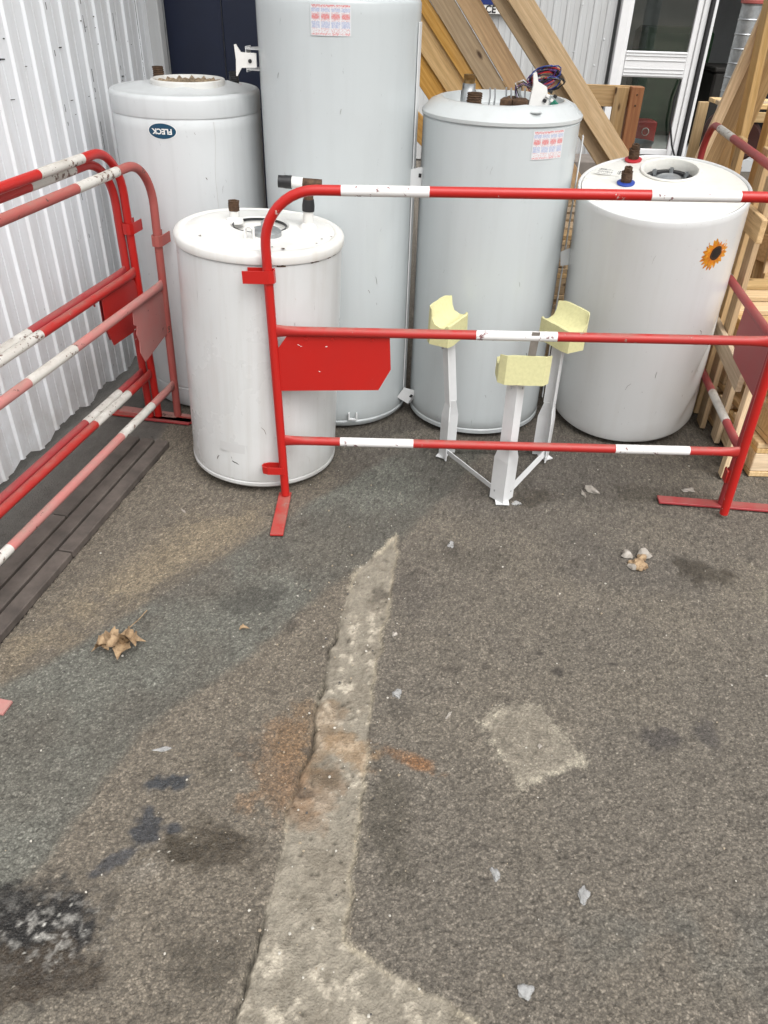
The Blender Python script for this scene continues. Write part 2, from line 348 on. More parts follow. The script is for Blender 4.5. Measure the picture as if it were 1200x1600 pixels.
Cg = mixc(Cg, strip, c3(.240, .219, .180)); Cg = mixc(Cg, strip*sst(.5, .7, n2)*.6, c3(.19, .168, .135)); Cg = mixc(Cg, strip*sst(.60, .68, n3)*.8*sst(.40, .6, n1+.2*n2), c3(.42, .385, .32)); Cg = mixc(Cg, strip*sst(.56, .70, fbm(X, Y, 26, 133, 4))*.5, c3(.15, .132, .105))
rim = np.exp(-(sS/.006)**2)*sst(.4, .62, n2+.15*(X > -.07)); Cg = mixc(Cg, rim*.75, c3(.40, .36, .28))
Cg = mixc(Cg, diam*.68, c3(.27, .245, .20)); Cg = mixc(Cg, np.exp(-(sM/.013)**2)*sst(.42, .62, n3)*.65, c3(.40, .37, .30))
rg = np.exp(-((np.hypot(X-.345, (Y-1.21)*1.0)-.045)/.016)**2); Cg = mixc(Cg, rg*.35, c3(.12, .105, .085))
for (x, y, rx, ry, col, a, an, sd_) in [
        (-.217, 1.124, .10, .10, (.24, .135, .065), .42, .4, 5), (-.15, 1.06, .07, .10, (.19, .11, .06), .38, .2, 6), (-.05, 1.165, .06, .05, (.27, .16, .07), .45, 0, 7),
        (.070, 1.150, .085, .018, (.22, .115, .052), .6, -.45, 8), (.105, 1.13, .035, .018, (.25, .12, .05), .6, -.2, 9), (-.17, 1.2, .09, .12, (.22, .13, .06), .35, 0, 12),
        (-.60, .735, .115, .095, (.006, .006, .007), .99, 0, 15), (-.70, .745, .11, .08, (.010, .010, .010), .97, .2, 16), (-.63, .655, .13, .055, (.040, .030, .020), .85, .2, 18),
        (-.38, .895, .10, .055, (.030, .023, .013), .85, .3, 19), (-.31, .91, .085, .055, (.040, .031, .02), .7, -.3, 20), (-.475, .955, .03, .04, (.030, .034, .042), .92, .3, 21), (-.425, .95, .022, .016, (.030, .034, .042), .9, 0, 121),
        (-.465, 1.062, .04, .018, (.030, .036, .045), .92, .2, 22), (-.525, .875, .055, .018, (.034, .038, .047), .85, .8, 23), (-.29, .687, .06, .05, (.06, .052, .04), .6, 0, 24),
        (.98, 1.863, .095, .06, (.045, .038, .028), .85, -.5, 25), (.466, 1.434, .022, .018, (.035, .03, .026), .9, -.4, 26), (.52, 2.262, .07, .06, (.06, .05, .038), .75, 0, 27),
        (.62, 1.47, .016, .008, (.04, .035, .03), .9, 0, 28), (.43, 1.5, .012, .008, (.04, .035, .03), .9, 0, 128), (.021, .97, .06, .12, (.085, .076, .06), .7, .1, 29), (.69, 1.232, .05, .035, (.055, .05, .05), .75, .2, 30), (.80, 1.24, .03, .04, (.06, .055, .055), .7, .2, 31),
        (-.126, 1.093, .04, .03, (.10, .075, .05), .7, 0, 32), (-.363, 1.695, .075, .06, (.05, .05, .045), .6, .3, 33), (.17, 1.43, .03, .02, (.07, .06, .05), .7, 0, 34), (-.30, 1.16, .05, .05, (.07, .06, .05), .5, 0, 35), (-.37, 1.10, .04, .035, (.075, .065, .05), .5, 0, 36),
        (.30, 1.9, .12, .07, (.10, .09, .075), .6, .2, 37), (.95, 2.3, .13, .06, (.075, .066, .052), .7, 0, 38), (1.2, 1.75, .09, .12, (.20, .18, .14), .6, 0, 39), (.10, 1.75, .06, .10, (.10, .09, .08), .5, 0, 40), (-.55, 1.75, .14, .08, (.12, .11, .095), .6, .5, 42), (-.46, .86, .05, .03, (.30, .28, .25), .25, .5, 43), (.12, 2.68, .09, .05, (.28, .26, .22), .45, 0, 44)]:
    Cg, m_ = blob(Cg, x, y, rx, ry, col, a, an, sd_)
    if max(col) < .05: wet = np.maximum(wet, m_)
rsd = random.Random(8)
for _ in range(46):
    xx, yy = rsd.uniform(-.5, 1.2), rsd.uniform(.65, 2.4); rr = rsd.choice([.006, .008, .010, .014, .022, .03])
    dd = np.hypot((X-xx)/rr, (Y-yy)/(rr*rsd.uniform(.7, 1.5)))+(n3-.5)*1.6; Cg = mixc(Cg, (1-sst(.5, 1.2, dd))*rsd.uniform(.3, .7), c3(.06, .052, .044))
scatter = (h2(np.floor(X*260).astype(np.int64), np.floor(Y*260).astype(np.int64), 9))
ow = np.exp(-(((X+.61)/.085)**2+((Y-.735)/.06)**2)); Cg = mixc(Cg, (ow*sst(.50, .68, fbm(X, Y, 75, 91, 3))*.85), c3(.30, .295, .28)); Cg = mixc(Cg, ((scatter > .985)*ow*.9), c3(.6, .6, .57))
ow2 = np.exp(-(((X+.43)/.07)**2+((Y-.89)/.035)**2)); Cg = mixc(Cg, ((scatter > .99)*ow2*.9), c3(.6, .58, .52))
Cg = mixc(Cg, edge*.9, c3(.105, .102, .098)); Cg = mixc(Cg, np.exp(-(sE/.012)**2)*.45*(X < -.6)*sst(.4, .6, n2), c3(.16, .145, .12))
Cg = mixc(Cg, (sst(.86, .95, ag2))*.0+((scatter > .9985)*.55)*(1-edge), c3(.42, .39, .33))
sm = np.maximum(np.maximum(strip*.55, edge*.9), diam*.35)
Cg *= (1+(n4-.5)*.55*(1-.6*sm)+(n3-.5)*.35)[..., None]
Cg *= c3(1.02, .995, .955)
Cg = np.clip(Cg*((1-.46*sst(.42, .80, ag)*(1-sm))*(.90+.30*agi*(1-sm)+.10*sm))[..., None], .004, .8)
lf = .55+.45*sst(-.3, .1, X)
wavy = fbm(X, Y, 105, 111, 2); Z = (-(ag**2)*.0045+(n4-.5)*.0016+(agi-.5)*.0010)*(1-sm)*lf+(wavy-.5)*.0048*(1-lf*.75)*(1-sm)+(n3-.5)*.004+(n2-.5)*.006*(1-.5*strip)+(n1-.5)*.006
Z += strip*(-.007+(n3-.5)*.007)+diam*.002-np.exp(-((sS+.002)/.006)**2)*.004*(X < -.03)
crack = np.exp(-((sS)/.0035)**2)*(X < -.06)*sst(.45, .6, n1+.2*n2); Z -= crack*.014; Cg *= (1-.75*crack)[..., None]
Z += np.exp(-((sB-.01)/.05)**2)*.003
pit = (1-sst(.05, .16, cells(X, Y, 26, 99)))*sst(.4, .6, n2)*strip; Z -= pit*.005; Cg *= (1-.5*pit)[..., None]
_d = (X+1.195)*.9840-(Y-1.10)*.1786; _l = (X+1.195)*.1786+(Y-1.10)*.9840; Z -= .030*((_d > -.054) & (_d < .112) & (_l > .0) & (_l < 1.48))
fade = (1-sst(2.5, 2.7, X))*sst(-1.5, -1.42, X)*sst(-.5, -.4, Y)*(1-sst(3.85, 4.0, Y)); Z = Z*fade-.004
me = bpy.data.meshes.new('ground'); nv = nx*ny
me.vertices.add(nv); me.vertices.foreach_set('co', np.stack([X, Y, Z], -1).reshape(-1).astype(np.float32))
ii = np.arange(nx-1)[None, :]+np.arange(ny-1)[:, None]*nx; q = np.stack([ii, ii+1, ii+1+nx, ii+nx], -1).reshape(-1)
nf = (nx-1)*(ny-1); me.loops.add(nf*4); me.loops.foreach_set('vertex_index', q.astype(np.int32))
me.polygons.add(nf); me.polygons.foreach_set('loop_start', (np.arange(nf)*4).astype(np.int32)); me.polygons.foreach_set('loop_total', np.full(nf, 4, np.int32))
at = me.attributes.new('tint', 'FLOAT_COLOR', 'POINT'); at.data.foreach_set('color', np.concatenate([Cg, wet[..., None]], -1).reshape(-1).astype(np.float32))
at2 = me.attributes.new('worn', 'FLOAT', 'POINT'); at2.data.foreach_set('value', np.clip(strip*.8+diam*.35+edge*.8+wet*.5, 0, 1).reshape(-1).astype(np.float32))
me.update(); me.shade_smooth()
k = NT('asphalt'); a = k.n('Attribute'); a.attribute_name = 'tint'; v = k.coords()
vo = k.n('TexVoronoi'); vo.inputs['Scale'].default_value = 210; k.l(v, vo.inputs['Vector'])
g1 = k.noise(v, 420, 3, .7); g2 = k.noise(v, 130, 4, .65)
v2 = k.n('TexVoronoi'); v2.inputs['Scale'].default_value = 330; k.l(v, v2.inputs['Vector'])
s1_ = k.n('SeparateColor'); k.l(vo.outputs[1], s1_.inputs[0]); s2_ = k.n('SeparateColor'); k.l(v2.outputs[1], s2_.inputs[0])
sv = k.math('ADD', k.math('MULTIPLY', k.ramp(s1_.outputs[0], [(0., .62), (.8, 1.05), (1., 1.9)]), .55), k.math('MULTIPLY', k.ramp(s2_.outputs[0], [(0., .6), (.85, 1.05), (1., 2.0)]), .45))
vs_ = k.n('VectorMath', _operation='SCALE'); k.l(a.outputs[0], vs_.inputs[0]); wn = k.n('Attribute'); wn.attribute_name = 'worn'; keep = k.math('SUBTRACT', 1., wn.outputs['Fac']); k.l(k.math('ADD', k.math('MULTIPLY', k.math('SUBTRACT', sv, 1.), keep), 1.), vs_.inputs['Scale'])
c = k.mix(k.math('MULTIPLY', k.ramp(vo.outputs[0], [(.25, 0.), (.8, 1.)]), k.math('MULTIPLY', keep, .45)), vs_.outputs[0], (.05, .046, .04))
c = k.mix(k.math('MULTIPLY', k.ramp(g1, [(.55, 0.), (.75, 1.)]), .35), c, (.34, .31, .27))
sp = k.n('TexVoronoi'); sp.inputs['Scale'].default_value = 60; k.l(v, sp.inputs['Vector'])
hgt = k.math('SUBTRACT', k.math('ADD', k.math('MULTIPLY', g1, .5), g2), vo.outputs[0])
MAT['asphalt'] = k.set(c, k.math('SUBTRACT', .9, k.math('MULTIPLY', a.outputs['Alpha'], .35)), bump=hgt, bs=.9, bd=.0024, spec=.3)
me.materials.append(MAT['asphalt']); gob = bpy.data.objects.new('ground', me); COL.objects.link(gob)
tag(gob, 'worn grey asphalt yard with pale concrete repair strip and oil stains', 'ground', kind='structure')

# ------------------------------------------------------------------ left cladding wall and its ground boards
WD = Vector((.164, 1, 0)).normalized(); WN = Vector((WD.y, -WD.x, 0))
W0 = Vector((-1.305, 2.205, 0))
def profile(s):
    """outward depth of the trapezoidal sheet at distance s along the wall"""
    u = (s % .115)
    if u < .007: d = .008*u/.007
    elif u < .021: d = .008
    elif u < .028: d = .008*(1-(u-.021)/.007)
    elif .066 < u < .069: d = -.003
    else: d = 0
    return d
BP = [0, .007, .021, .028, .0655, .0665, .0685, .0695]
def sheet(name, s0, s1, z0, z1, orig, dr, nr, mat, parent, lift=0., label=None, prof=True):
    ss = {s0, s1}
    for kk in range(int(s0/.115)-1, int(s1/.115)+2):
        for b in BP:
            t = kk*.115+b
            if s0 < t < s1: ss.add(t)
    ss = sorted(ss); b = MB(); h_ = [random.random() for _ in range(50)]; zs = [z0, z0+.25, z0+.6, (z0+z1)/2, z1]; n = len(ss); T = .0016
    for off in (0, -T):
        for z in zs:
            for i_, t in enumerate(ss):
                jig = (.028*(h_[int(t/.115) % 50]-.5)+(random.random()-.5)*.006) if z == z0 else 0
                p = orig+dr*t+nr*(profile(t)+lift+off); b.v.append((p.x, p.y, z+jig if off == 0 else b.v[zs.index(z)*n+i_][2]))
    m = len(zs)*n
    for zi in range(len(zs)-1):
        for i in range(n-1):
            f = (zi*n+i, zi*n+i+1, (zi+1)*n+i+1, (zi+1)*n+i); b.f += [f, tuple(m+j for j in f[::-1])]
    for i in range(n-1): b.f += [(i, i+1, m+i+1, m+i)]
    for zi in range(len(zs)-1):
        b.f += [(zi*n, (zi+1)*n, m+(zi+1)*n, m+zi*n), (zi*n+n-1, (zi+1)*n+n-1, m+(zi+1)*n+n-1, m+zi*n+n-1)]
    b.mi = [0]*len(b.f); return b.build(name, mat, parent, smooth=0)
lw = empty('cladding_wall', (0, 0, 0), 'white ribbed metal cladding wall along the left side, grimy at its foot', 'wall')
for i in range(5):
    a0 = -2.9+i*.9; sheet('cladding_sheet', a0+.003, min(a0+.9+.02, 1.62), .035, 3.0, W0, WD, WN, 'clad', lw, lift=.0022*(i % 2))
rs = random.Random(17)
for i in range(26):
    t = rs.uniform(.25, 1.45); z = rs.choice([1.05, 1.10, 1.22, 1.32])+rs.uniform(-.03, .03); p = W0+WD*t+WN*(profile(t)+.0035); u_ = t % .115
    L_ = rs.uniform(.01, .035) if .03 < u_ < .09 else .008
    MB().box(p+Vector((0, 0, z)), (.001, L_, rs.choice([.0015, .002, .0035])), Matrix((WN, WD, Vector((0, 0, 1)))).transposed() @ Matrix.Rotation(rs.uniform(-.08, .05), 3, 'X')).build('scratch_mark', 'dark_rubber', lw, 0)
for t0 in (.805, 1.035, 1.265, 1.47):        # paint flaked off along the rib edges, dark metal showing
    for i in range(10 if t0 < 1.4 else 22):
        z = rs.uniform(.25, 1.4) if t0 < 1.4 else .9+i*.025; h_l = rs.uniform(.012, .05); p = W0+WD*(t0+.029)+WN*.004
        MB().box(p+Vector((0, 0, z)), (.001, rs.uniform(.002, .005), h_l), Matrix((WN, WD, Vector((0, 0, 1)))).transposed()).build('flaked_paint', 'dark_rubber', lw, 0)
lc = MB()
p = W0+WD*1.63
lc.box(p+WN*.012+Vector((0, 0, 1.5)), (.075, .05, 3.0), Matrix((WN, WD, Vector((0, 0, 1)))).transposed(), .004)
lc.build('corner_trim', 'clad_back', lw, 0)
bt = empty('ground_boards', (0, 0, 0), 'dark boards let into the ground in front of the white cladding wall', 'boards')
def gp(a, b, t): return (a[0]+(b[0]-a[0])*t, a[1]+(b[1]-a[1])*t, 0)
A0, A1 = Vector((-1.195, 1.10, .004)), Vector((-.93, 2.56, .004))
bd = (A1-A0).normalized(); bn = Vector((bd.y, -bd.x, 0))
for row in range(3):
    cuts = [[0, .95, 1.484], [0, 1.484], [0, .78, 1.484]][row]
    for c0_, c1_ in zip(cuts[:-1], cuts[1:]):
        o_ = bn*(-.030+row*.059)
        plank('board', A0+bd*(c0_+.003)+o_, A0+bd*(c1_-.003)+o_, .049, .026, 'dark_board', (0, 0, 1), bt, .003)

# unseen translucent sheet, added over the tanks to soften and dim light from above
k = NT('translucent_roofing'); tl_ = k.n('BsdfTranslucent'); tl_.inputs[0].default_value = (.42, .43, .42, 1); df_ = k.n('BsdfDiffuse'); df_.inputs[0].default_value = (.5, .5, .5, 1)
mx_ = k.n('MixShader'); mx_.inputs[0].default_value = .28; k.l(tl_.outputs[0], mx_.inputs[1]); k.l(df_.outputs[0], mx_.inputs[2]); k.l(mx_.outputs[0], k.out.inputs[0]); MAT['roofing'] = k.m
rf = MB(); rf.add([(-1.8, 1.9, 3.30), (4.5, 1.9, 3.30), (4.5, 3.5, 3.30), (-1.8, 3.5, 3.30)], [(0, 1, 2, 3)]); tag(rf.build('roof', 'roofing', None, 0), 'translucent sheet roof of the covered yard', kind='structure')
# ------------------------------------------------------------------ far wall with glazed door, room behind
def wallpt(x): return 8.0-.06*(x-1.9)
bw = empty('building_wall', (0, 0, 0), 'pale grey ribbed metal wall of the building behind the leaning timber', 'wall')
BD = Vector((1, -.06, 0)).normalized(); BN = Vector((-.06, -1, 0)).normalized(); B0 = Vector((1.9, 8.0, 0))
for i in range(5):
    s1_ = -.03-i*.95; sheet('cladding_sheet', s1_-.95, s1_, .02, 3.2, B0, BD, BN, 'clad_back', bw, lift=.0022*(i % 2))
sheet('cladding_sheet', -.02, 1.74, 2.36, 3.2, B0, BD, BN, 'clad_back', bw); sheet('cladding_sheet', 1.75, 3.2, .02, 3.2, B0, BD, BN, 'clad_back', bw)
for (s, z) in [(-.33, 1.30), (-.35, .95), (-.1, 1.05), (-.15, .85), (-.33, .6)]:
    p = B0+BD*s+BN*.034; MB().lathe([(.008, 0), (.008, .004), (.004, .007)], 8).build('screw', 'zinc', bw).matrix_local = Matrix.Translation(p+Vector((0, 0, z))) @ Matrix.Rotation(R_(90), 4, 'X')
gd = empty('glazed_door', (1.93, 7.98, .12), 'white framed glass door with wide middle rail in the building behind', 'door', (0, 0, R_(-1)))
def fr(name, x0, x1, z0, z1, y0, y1, mat, parent=gd, bev=.004):
    return MB().box(((x0+x1)/2, (y0+y1)/2, (z0+z1)/2), (x1-x0, abs(y1-y0), z1-z0), bev=bev).build(name, mat, parent, 0)
DW = .70
fr('frame_post', -.03, .035, 0, 2.15, -.05, .03, 'frame_white'); fr('frame_post', DW-.035, DW+.012, 0, 2.15, -.045, .03, 'frame_white')
fr('outer_jamb', DW+.016, DW+.045, 0, 2.15, -.075, .04, 'dark_rubber'); fr('outer_jamb', DW+.048, DW+.075, 0, 2.15, -.06, .04, 'frame_white')
fr('sash_stile', .037, .075, .02, 2.1, -.03, .02, 'frame_white'); fr('sash_stile', DW-.085, DW-.037, .02, 2.1, -.03, .02, 'frame_white')
mr = fr('middle_rail', .077, DW-.087, .655, .855, -.034, .024, 'frame_white')
for z in (.668, .69, .72, .785, .82, .843): MB().box((DW/2-.005, -.036, z), (DW-.17, .006, .004)).build('groove_line', 'clad_back', mr, 0)
fr('bottom_rail', .077, DW-.087, .02, .07, -.03, .02, 'frame_white'); fr('lintel', -.03, DW+.075, 2.152, 2.22, -.05, .03, 'frame_white')
fr('pane', .077, DW-.087, .857, 2.1, -.006, .006, 'glass', bev=0); fr('pane', .077, DW-.087, .072, .653, -.006, .006, 'glass', bev=0)
b = MB(); b.tube([(DW-.10, -.05, .64), (DW-.125, -.06, .5), (DW-.12, -.07, .3), (DW-.07, -.09, .12), (DW+.0, -.1, -.02)], .009, 8); tag(b.build('cable', 'black', gd), 'black cable hanging over the lower glass')
rm = MB()
rm.box((3.0, 11.0, 1.4), (4.6, .1, 3.0)); rm.box((5.2, 9.6, 1.4), (.1, 2.9, 3.0)); rm.box((.9, 9.6, 1.4), (.1, 2.9, 3.0)); tag(rm.build('room_wall', 'room', None, 0), 'dim grey inside walls of the room behind the glass door', kind='structure')
tag(MB().box((3.0, 9.5, .05), (4.5, 2.9, .1)).build('room_floor', 'room', None, 0), 'floor of the dim room', kind='structure')
tag(MB().box((3.0, 9.55, 3.0), (4.7, 3.0, .1)).build('room_ceiling', 'room', None, 0), 'ceiling of the dim room', kind='structure')
m_ = empty('machine_box', (2.43, 8.5, .1), 'red box with white round badge seen through the lower door glass', 'machine')
MB().box((0, 0, .165), (.23, .2, .19), bev=.012).build('casing', 'red_clean', m_, 0); MB().box((.02, 0, .034), (.17, .2, .068), bev=.012).build('casing', 'maroon', m_, 0)
o = MB().lathe([(.036, 0), (.036, .006), (.03, .009)], 24).build('round_badge', 'white_plastic', m_); o.matrix_local = Matrix.Translation((.01, -.101, .17)) @ Matrix.Rotation(R_(90), 4, 'X')
pn = empty('plastic_tub', (2.33, 8.22, .1), 'pale blue round tub seen low through the door glass', 'tub'); MB().lathe([(.0, 0), (.10, 0), (.15, .10), (.155, .10), (.155, .112), (.14, .112), (.09, .01), (0, .01)], 32).build('tub_body', plain('pale_blue', (.25, .36, .46), .5), pn)
gs = empty('green_sheet', (2.86, 9.5, .1), 'dark green tarpaulin standing inside behind the lower glass', 'tarpaulin'); MB().box((0, 0, .5), (.75, .35, 1.0), bev=.05).build('folded_cover', 'green', gs, 0)
sb = empty('storage_box', (3.25, 8.8, .1), 'dark olive box in the open doorway beside the glass door', 'box')
MB().box((0, 0, .34), (.42, .5, .68), bev=.02).build('box_body', 'roomdark', sb, 0); MB().box((0, 0, .70), (.44, .52, .04), bev=.01).build('lid', 'roomdark', sb, 0)
bg_ = MB().lathe([(.0, 0), (.2, .02), (.24, .3), (.22, .7), (.12, .95), (.05, 1.06), (.07, 1.12), (0, 1.13)], 24, wob=lambda q, r, z: (.035*math.sin(3*q+z*5)*(r > .06), .0)).build('refuse_sack', 'black'); bg_.location = (3.62, 8.75, .1); tag(bg_, 'black tied sack standing in the dark doorway', 'sack')
dk = empty('duct_pipe', (2.50, 6.6, 0), 'galvanised spiral duct rising at the right of the doorway', 'duct')
o = MB(); o.tube([(0, 0, 0), (0, 0, 2.6)], .075, 24); o.build('duct_tube', 'zinc', dk)
for z in np.arange(.1, 2.5, .09): MB().lathe([(.0755, 0), (.079, .006), (.0755, .012)], 24, c=(0, 0, float(z))).build('seam', 'zinc', dk)
MB().lathe([(.077, 0), (.086, .004), (.086, .022), (.077, .026)], 24, c=(0, 0, 1.37)).build('red_clamp', 'pinkdark', dk)
# navy sheet at the end of the left wall
nv_ = empty('navy_panel', (-1.005, 3.93, 0), 'dark navy sheet metal panel standing behind the white tanks', 'panel', (0, 0, R_(-5)))
for i in range(4): MB().box((.125+i*.25, 0, 1.35), (.247, .03-.006*(i % 2), 2.7), bev=.004).build('panel_sheet', 'navy', nv_, 0)
MB().box((-.012, -.004, 1.35), (.014, .05, 2.7), bev=.002).build('edge_trim', 'zinc', nv_, 0)
# sign on the far wall
def text_mesh(s, size, bold=0.):
    cu = bpy.data.curves.new('txt', 'FONT'); cu.body = s; cu.size = size; cu.align_x = 'CENTER'; cu.align_y = 'CENTER'; cu.offset = bold; cu.resolution_u = 4
    ob = bpy.data.objects.new('txt', cu); COL.objects.link(ob); bpy.context.view_layer.update()
    m = bpy.data.meshes.new_from_object(ob.evaluated_get(bpy.context.evaluated_depsgraph_get())); bpy.data.objects.remove(ob); return m
sg = empty('wall_sign', (.80, 8.02, 1.212), 'white and blue notice sign with black capitals CE on the far wall', 'sign', (R_(90), 0, R_(-3)))
MB().box((.10, .10, 0), (.42, .20, .006), bev=.001).build('sign_plate', 'white_plastic', sg, 0)
MB().box((.10, .1325, .005), (.418, .133, .005), bev=.001).build('blue_field', 'sign_navy', sg, 0)
tm = text_mesh('CE', .076, .0018); tm.materials.append(MAT['letter_black']); o = bpy.data.objects.new('lettering', tm); COL.objects.link(o); o.parent = sg; o.location = (-.012, .032, .006)

# ------------------------------------------------------------------ water heaters
def wrap(R, ang0, h0, u, v, off=.0008):
    a = ang0+u/R; return ((R+off)*math.cos(a), (R+off)*math.sin(a), h0+v)
def sticker(parent, R, ang0, h0, wd, ht, nu, nvv, fn, name, label=None, rot=0.):
    """thin printed patch bent round the tank, colours given per small cell (flat print)"""
    vs = []; fs = []; cols = []
    for j in range(nvv+1):
        for i in range(nu+1):
            u = (i/nu-.5)*wd; v = (j/nvv-.5)*ht; vs.append(wrap(R, ang0, h0, u*math.cos(rot)-v*math.sin(rot), u*math.sin(rot)+v*math.cos(rot)))
    for j in range(nvv):
        for i in range(nu):
            fs.append((j*(nu+1)+i, j*(nu+1)+i+1, (j+1)*(nu+1)+i+1, (j+1)*(nu+1)+i)); cols.append(fn((i+.5)/nu, (j+.5)/nvv))
    m = bpy.data.meshes.new(name); m.from_pydata(vs, [], fs); m.materials.append(MAT['print'])
    at = m.attributes.new('tint', 'FLOAT_COLOR', 'FACE'); at.data.foreach_set('color', np.array([(*c, 1) for c in cols], np.float32).reshape(-1))
    o = bpy.data.objects.new(name, m); COL.objects.link(o); o.parent = parent
    if label: o['label'] = label
    return o
def table_print(base):
    rs = random.Random(3); cell = {}
    def fn(u, v):
        wht = (.66, .66, .67); red = (.62, .24, .24); blu = (.40, .44, .58)
        if u < .03 or u > .97 or v < .02 or v > .98: return base
        if v > .92: return red if rs.random() < .75 else wht
        if v < .09: return red if rs.random() < .5 else wht
        cu = (u*4) % 1; 
        if cu < .07 or cu > .93: return wht
        if .52 < v < .70:
            return red if ((cu-.5)/.42)**2+((v-.61)/.085)**2 < 1 and rs.random() < .8 else (.60, .45, .46)
        if .74 < v < .88 or .25 < v < .46: return blu if rs.random() < .55 else (.58, .59, .64)
        return (.60, .40, .41) if rs.random() < .35 else wht
    return fn
def rows(prof, step=.03):
    out = [prof[0]]
    for p, q in zip(prof[:-1], prof[1:]):
        n_ = max(1, int(abs(q[1]-p[1])/step)) if abs(p[0]-q[0]) < 1e-6 else 1
        out += [(p[0]+(q[0]-p[0])*i/n_, p[1]+(q[1]-p[1])*i/n_) for i in range(1, n_+1)]
    return out
def dented(seed, hits=(), amp=.0009):
    """sheet metal is never a true cylinder: slow waves plus a few knocks"""
    rs = random.Random(seed); ph = [rs.uniform(0, 6) for _ in range(6)]
    def f(q, r, z):
        if r < .2: return (0, 0)
        d = amp*(math.sin(3*q+ph[0]+z*2)+.6*math.sin(7*q+ph[1]+z*5)+.5*math.sin(2*q+ph[2]-z*9))
        for (a, zz, wa, wz, dep) in hits:
            dq = (q-a+math.pi) % (2*math.pi)-math.pi; d -= dep*math.exp(-(dq/wa)**2-((z-zz-.25*dq)/wz)**2)
        return (d, 0)
    return f
def stub(parent, x, y, z, r, h, mat, name='pipe_stub', flare=None, rings=True):
    b = MB()
    pr = [(r, 0), (r, h*.35)]
    if rings:
        for t in np.linspace(.4, .95, 5): pr += [(r*1.05, h*t), (r*.93, h*(t+.05))]
    pr += [(r, h), (r*.62, h), (r*.6, h*.5), (0, h*.5)]
    o = b.lathe(pr, 20, wob=lambda q, r_, z_: (.0012*math.sin(5*q+z_*200), 0)).build(name, mat, parent); o.location = (x, y, z); return o
def bracket(parent, ang, z, R, mat='white_steel', name='wall_bracket'):
    """folded plate standing off the tank with a bolt hole plate"""
    c, s_ = math.cos(ang), math.sin(ang)
    root = Matrix(((c, -s_, 0, R*c), (s_, c, 0, R*s_), (0, 0, 1, z), (0, 0, 0, 1)))
    b = MB(); 
    b.prism([(-.004, -.05), (.03, -.045), (.048, -.026), (.048, .026), (.03, .045), (-.004, .05)], .003, root @ Matrix.Translation((0, 0, -.03)))
    b.prism([(-.004, -.05), (.03, -.045), (.048, -.026), (.048, .026), (.03, .045), (-.004, .05)], .003, root @ Matrix.Translation((0, 0, .03)))
    b.box(root @ Vector((.049, 0, 0)), (.003, .055, .075), root.to_3x3(), .0008)
    o = b.build(name, mat, parent, 0)
    h = MB(); h.box(root @ Vector((.0512, .0, .012)), (.002, .012, .014), root.to_3x3()); h.build('slot_hole', 'black', o, 0); return o

# small white tank at the front (leans slightly)
t1 = empty('water_heater', (-.450, 2.487, .013), 'small white water heater with rust marks right behind the red panel of the barrier', 'water heater', (0, R_(2.4), 0), 'old water heaters')
RS = .258
MB().lathe(rows([(0, .0), (RS-.035, .0), (RS-.008, .006), (RS+.001, .016), (RS+.001, .026), (RS-.004, .030), (RS, .034), (RS, .3), (RS, .55), (RS, .770), (RS-.004, .774), (RS-.004, .780), (0, .780)]), 128, wob=dented(1, [(4.25, .12, .08, .02, .004), (5.1, .45, .12, .08, .003), (4.1, .5, .2, .06, .002)])).build('tank_body', 'tank_white', t1)
lid1 = MB().lathe([(RS-.004, .775), (RS+.005, .776), (RS+.0065, .781), (RS+.0065, .797), (RS+.003, .804), (RS-.006, .809), (RS-.016, .811), (RS-.022, .810), (RS-.025, .807), (RS-.030, .807), (RS-.034, .810), (RS-.06, .813), (.115, .820), (.092, .821), (.087, .816), (.084, .797), (0, .797)], 96, wob=lambda q, r, z: (.0, .0014*math.sin(3*q)*(r > .1))).build('lid', 'tank_white_lid', t1)
TZ = Matrix.Translation((0, -.05, -.02))
def low(o): o.matrix_local = TZ; return o
fl = MB().lathe([(.0, .815), (.07, .815), (.07, .822), (.045, .824), (.045, .85), (.038, .856), (0, .857)], 28, c=(.035, -.045, 0)).build('flange', 'zinc', t1); low(fl)
MB().lathe([(.0845, .8375), (.0815, .8375), (.0815, .83)], 40, c=(0, 0, .0)).build('recess_seal', 'black', t1).location = (0, 0, -.018)
for q in (.4, 2.2, 3.9, 5.3): MB().lathe([(0, .822), (.009, .822), (.009, .834), (.005, .84), (0, .84)], 8, c=(.035+.058*math.cos(q), -.045+.058*math.sin(q), 0)).build('flange_bolt', 'white_plastic', fl)
MB().tube([(.02, -.04, .85), (.02, -.04, .872), (.03, -.045, .882), (.042, -.05, .872), (.042, -.05, .85)], .003, 8).build('wire_loop', 'zinc', fl)
o = MB(); o.tube([(-.02, -.10, .825), (-.02, -.10, .868), (-.008, -.10, .876), (.004, -.10, .868), (.004, -.10, .825)], .007, 8, flat=[(1, .6)]*5); o.build('bracket_loop', 'white_plastic', fl)
o = MB().lathe([(.030, .833), (.026, .845), (.016, .850), (.0155, .868), (0, .868)], 24, c=(-.085, .085, 0)).build('pipe_boss', 'tank_white_lid', t1); low(o)
stub(t1, -.085, .035, .848, .0165, .030, 'rust', rings=True)
o = MB().lathe([(.032, .832), (.026, .845), (.0165, .855), (.016, .893), (0, .893)], 24, c=(.150, .06, 0)).build('pipe_boss', 'tank_white_lid', t1); low(o)
el = MB(); el.tube([(.150, .01, .87), (.150, .01, .885), (.150, .01, .905)], [.019, .0195, .017], 18); e1 = el.build('pipe_tee', 'black', t1)
b = MB(); b.tube([(.150, .01, .90), (.150, .01, .925), (.150, .01, .94), (.142, .01, .948), (.13, .01, .95), (.19, .01, .95)], .015, 16); b.build('pipe_elbow', 'rust', e1)
MB().tube([(.132, .01, .95), (.098, .01, .95)], .0165, 18).build('white_collar', 'white_plastic', e1)
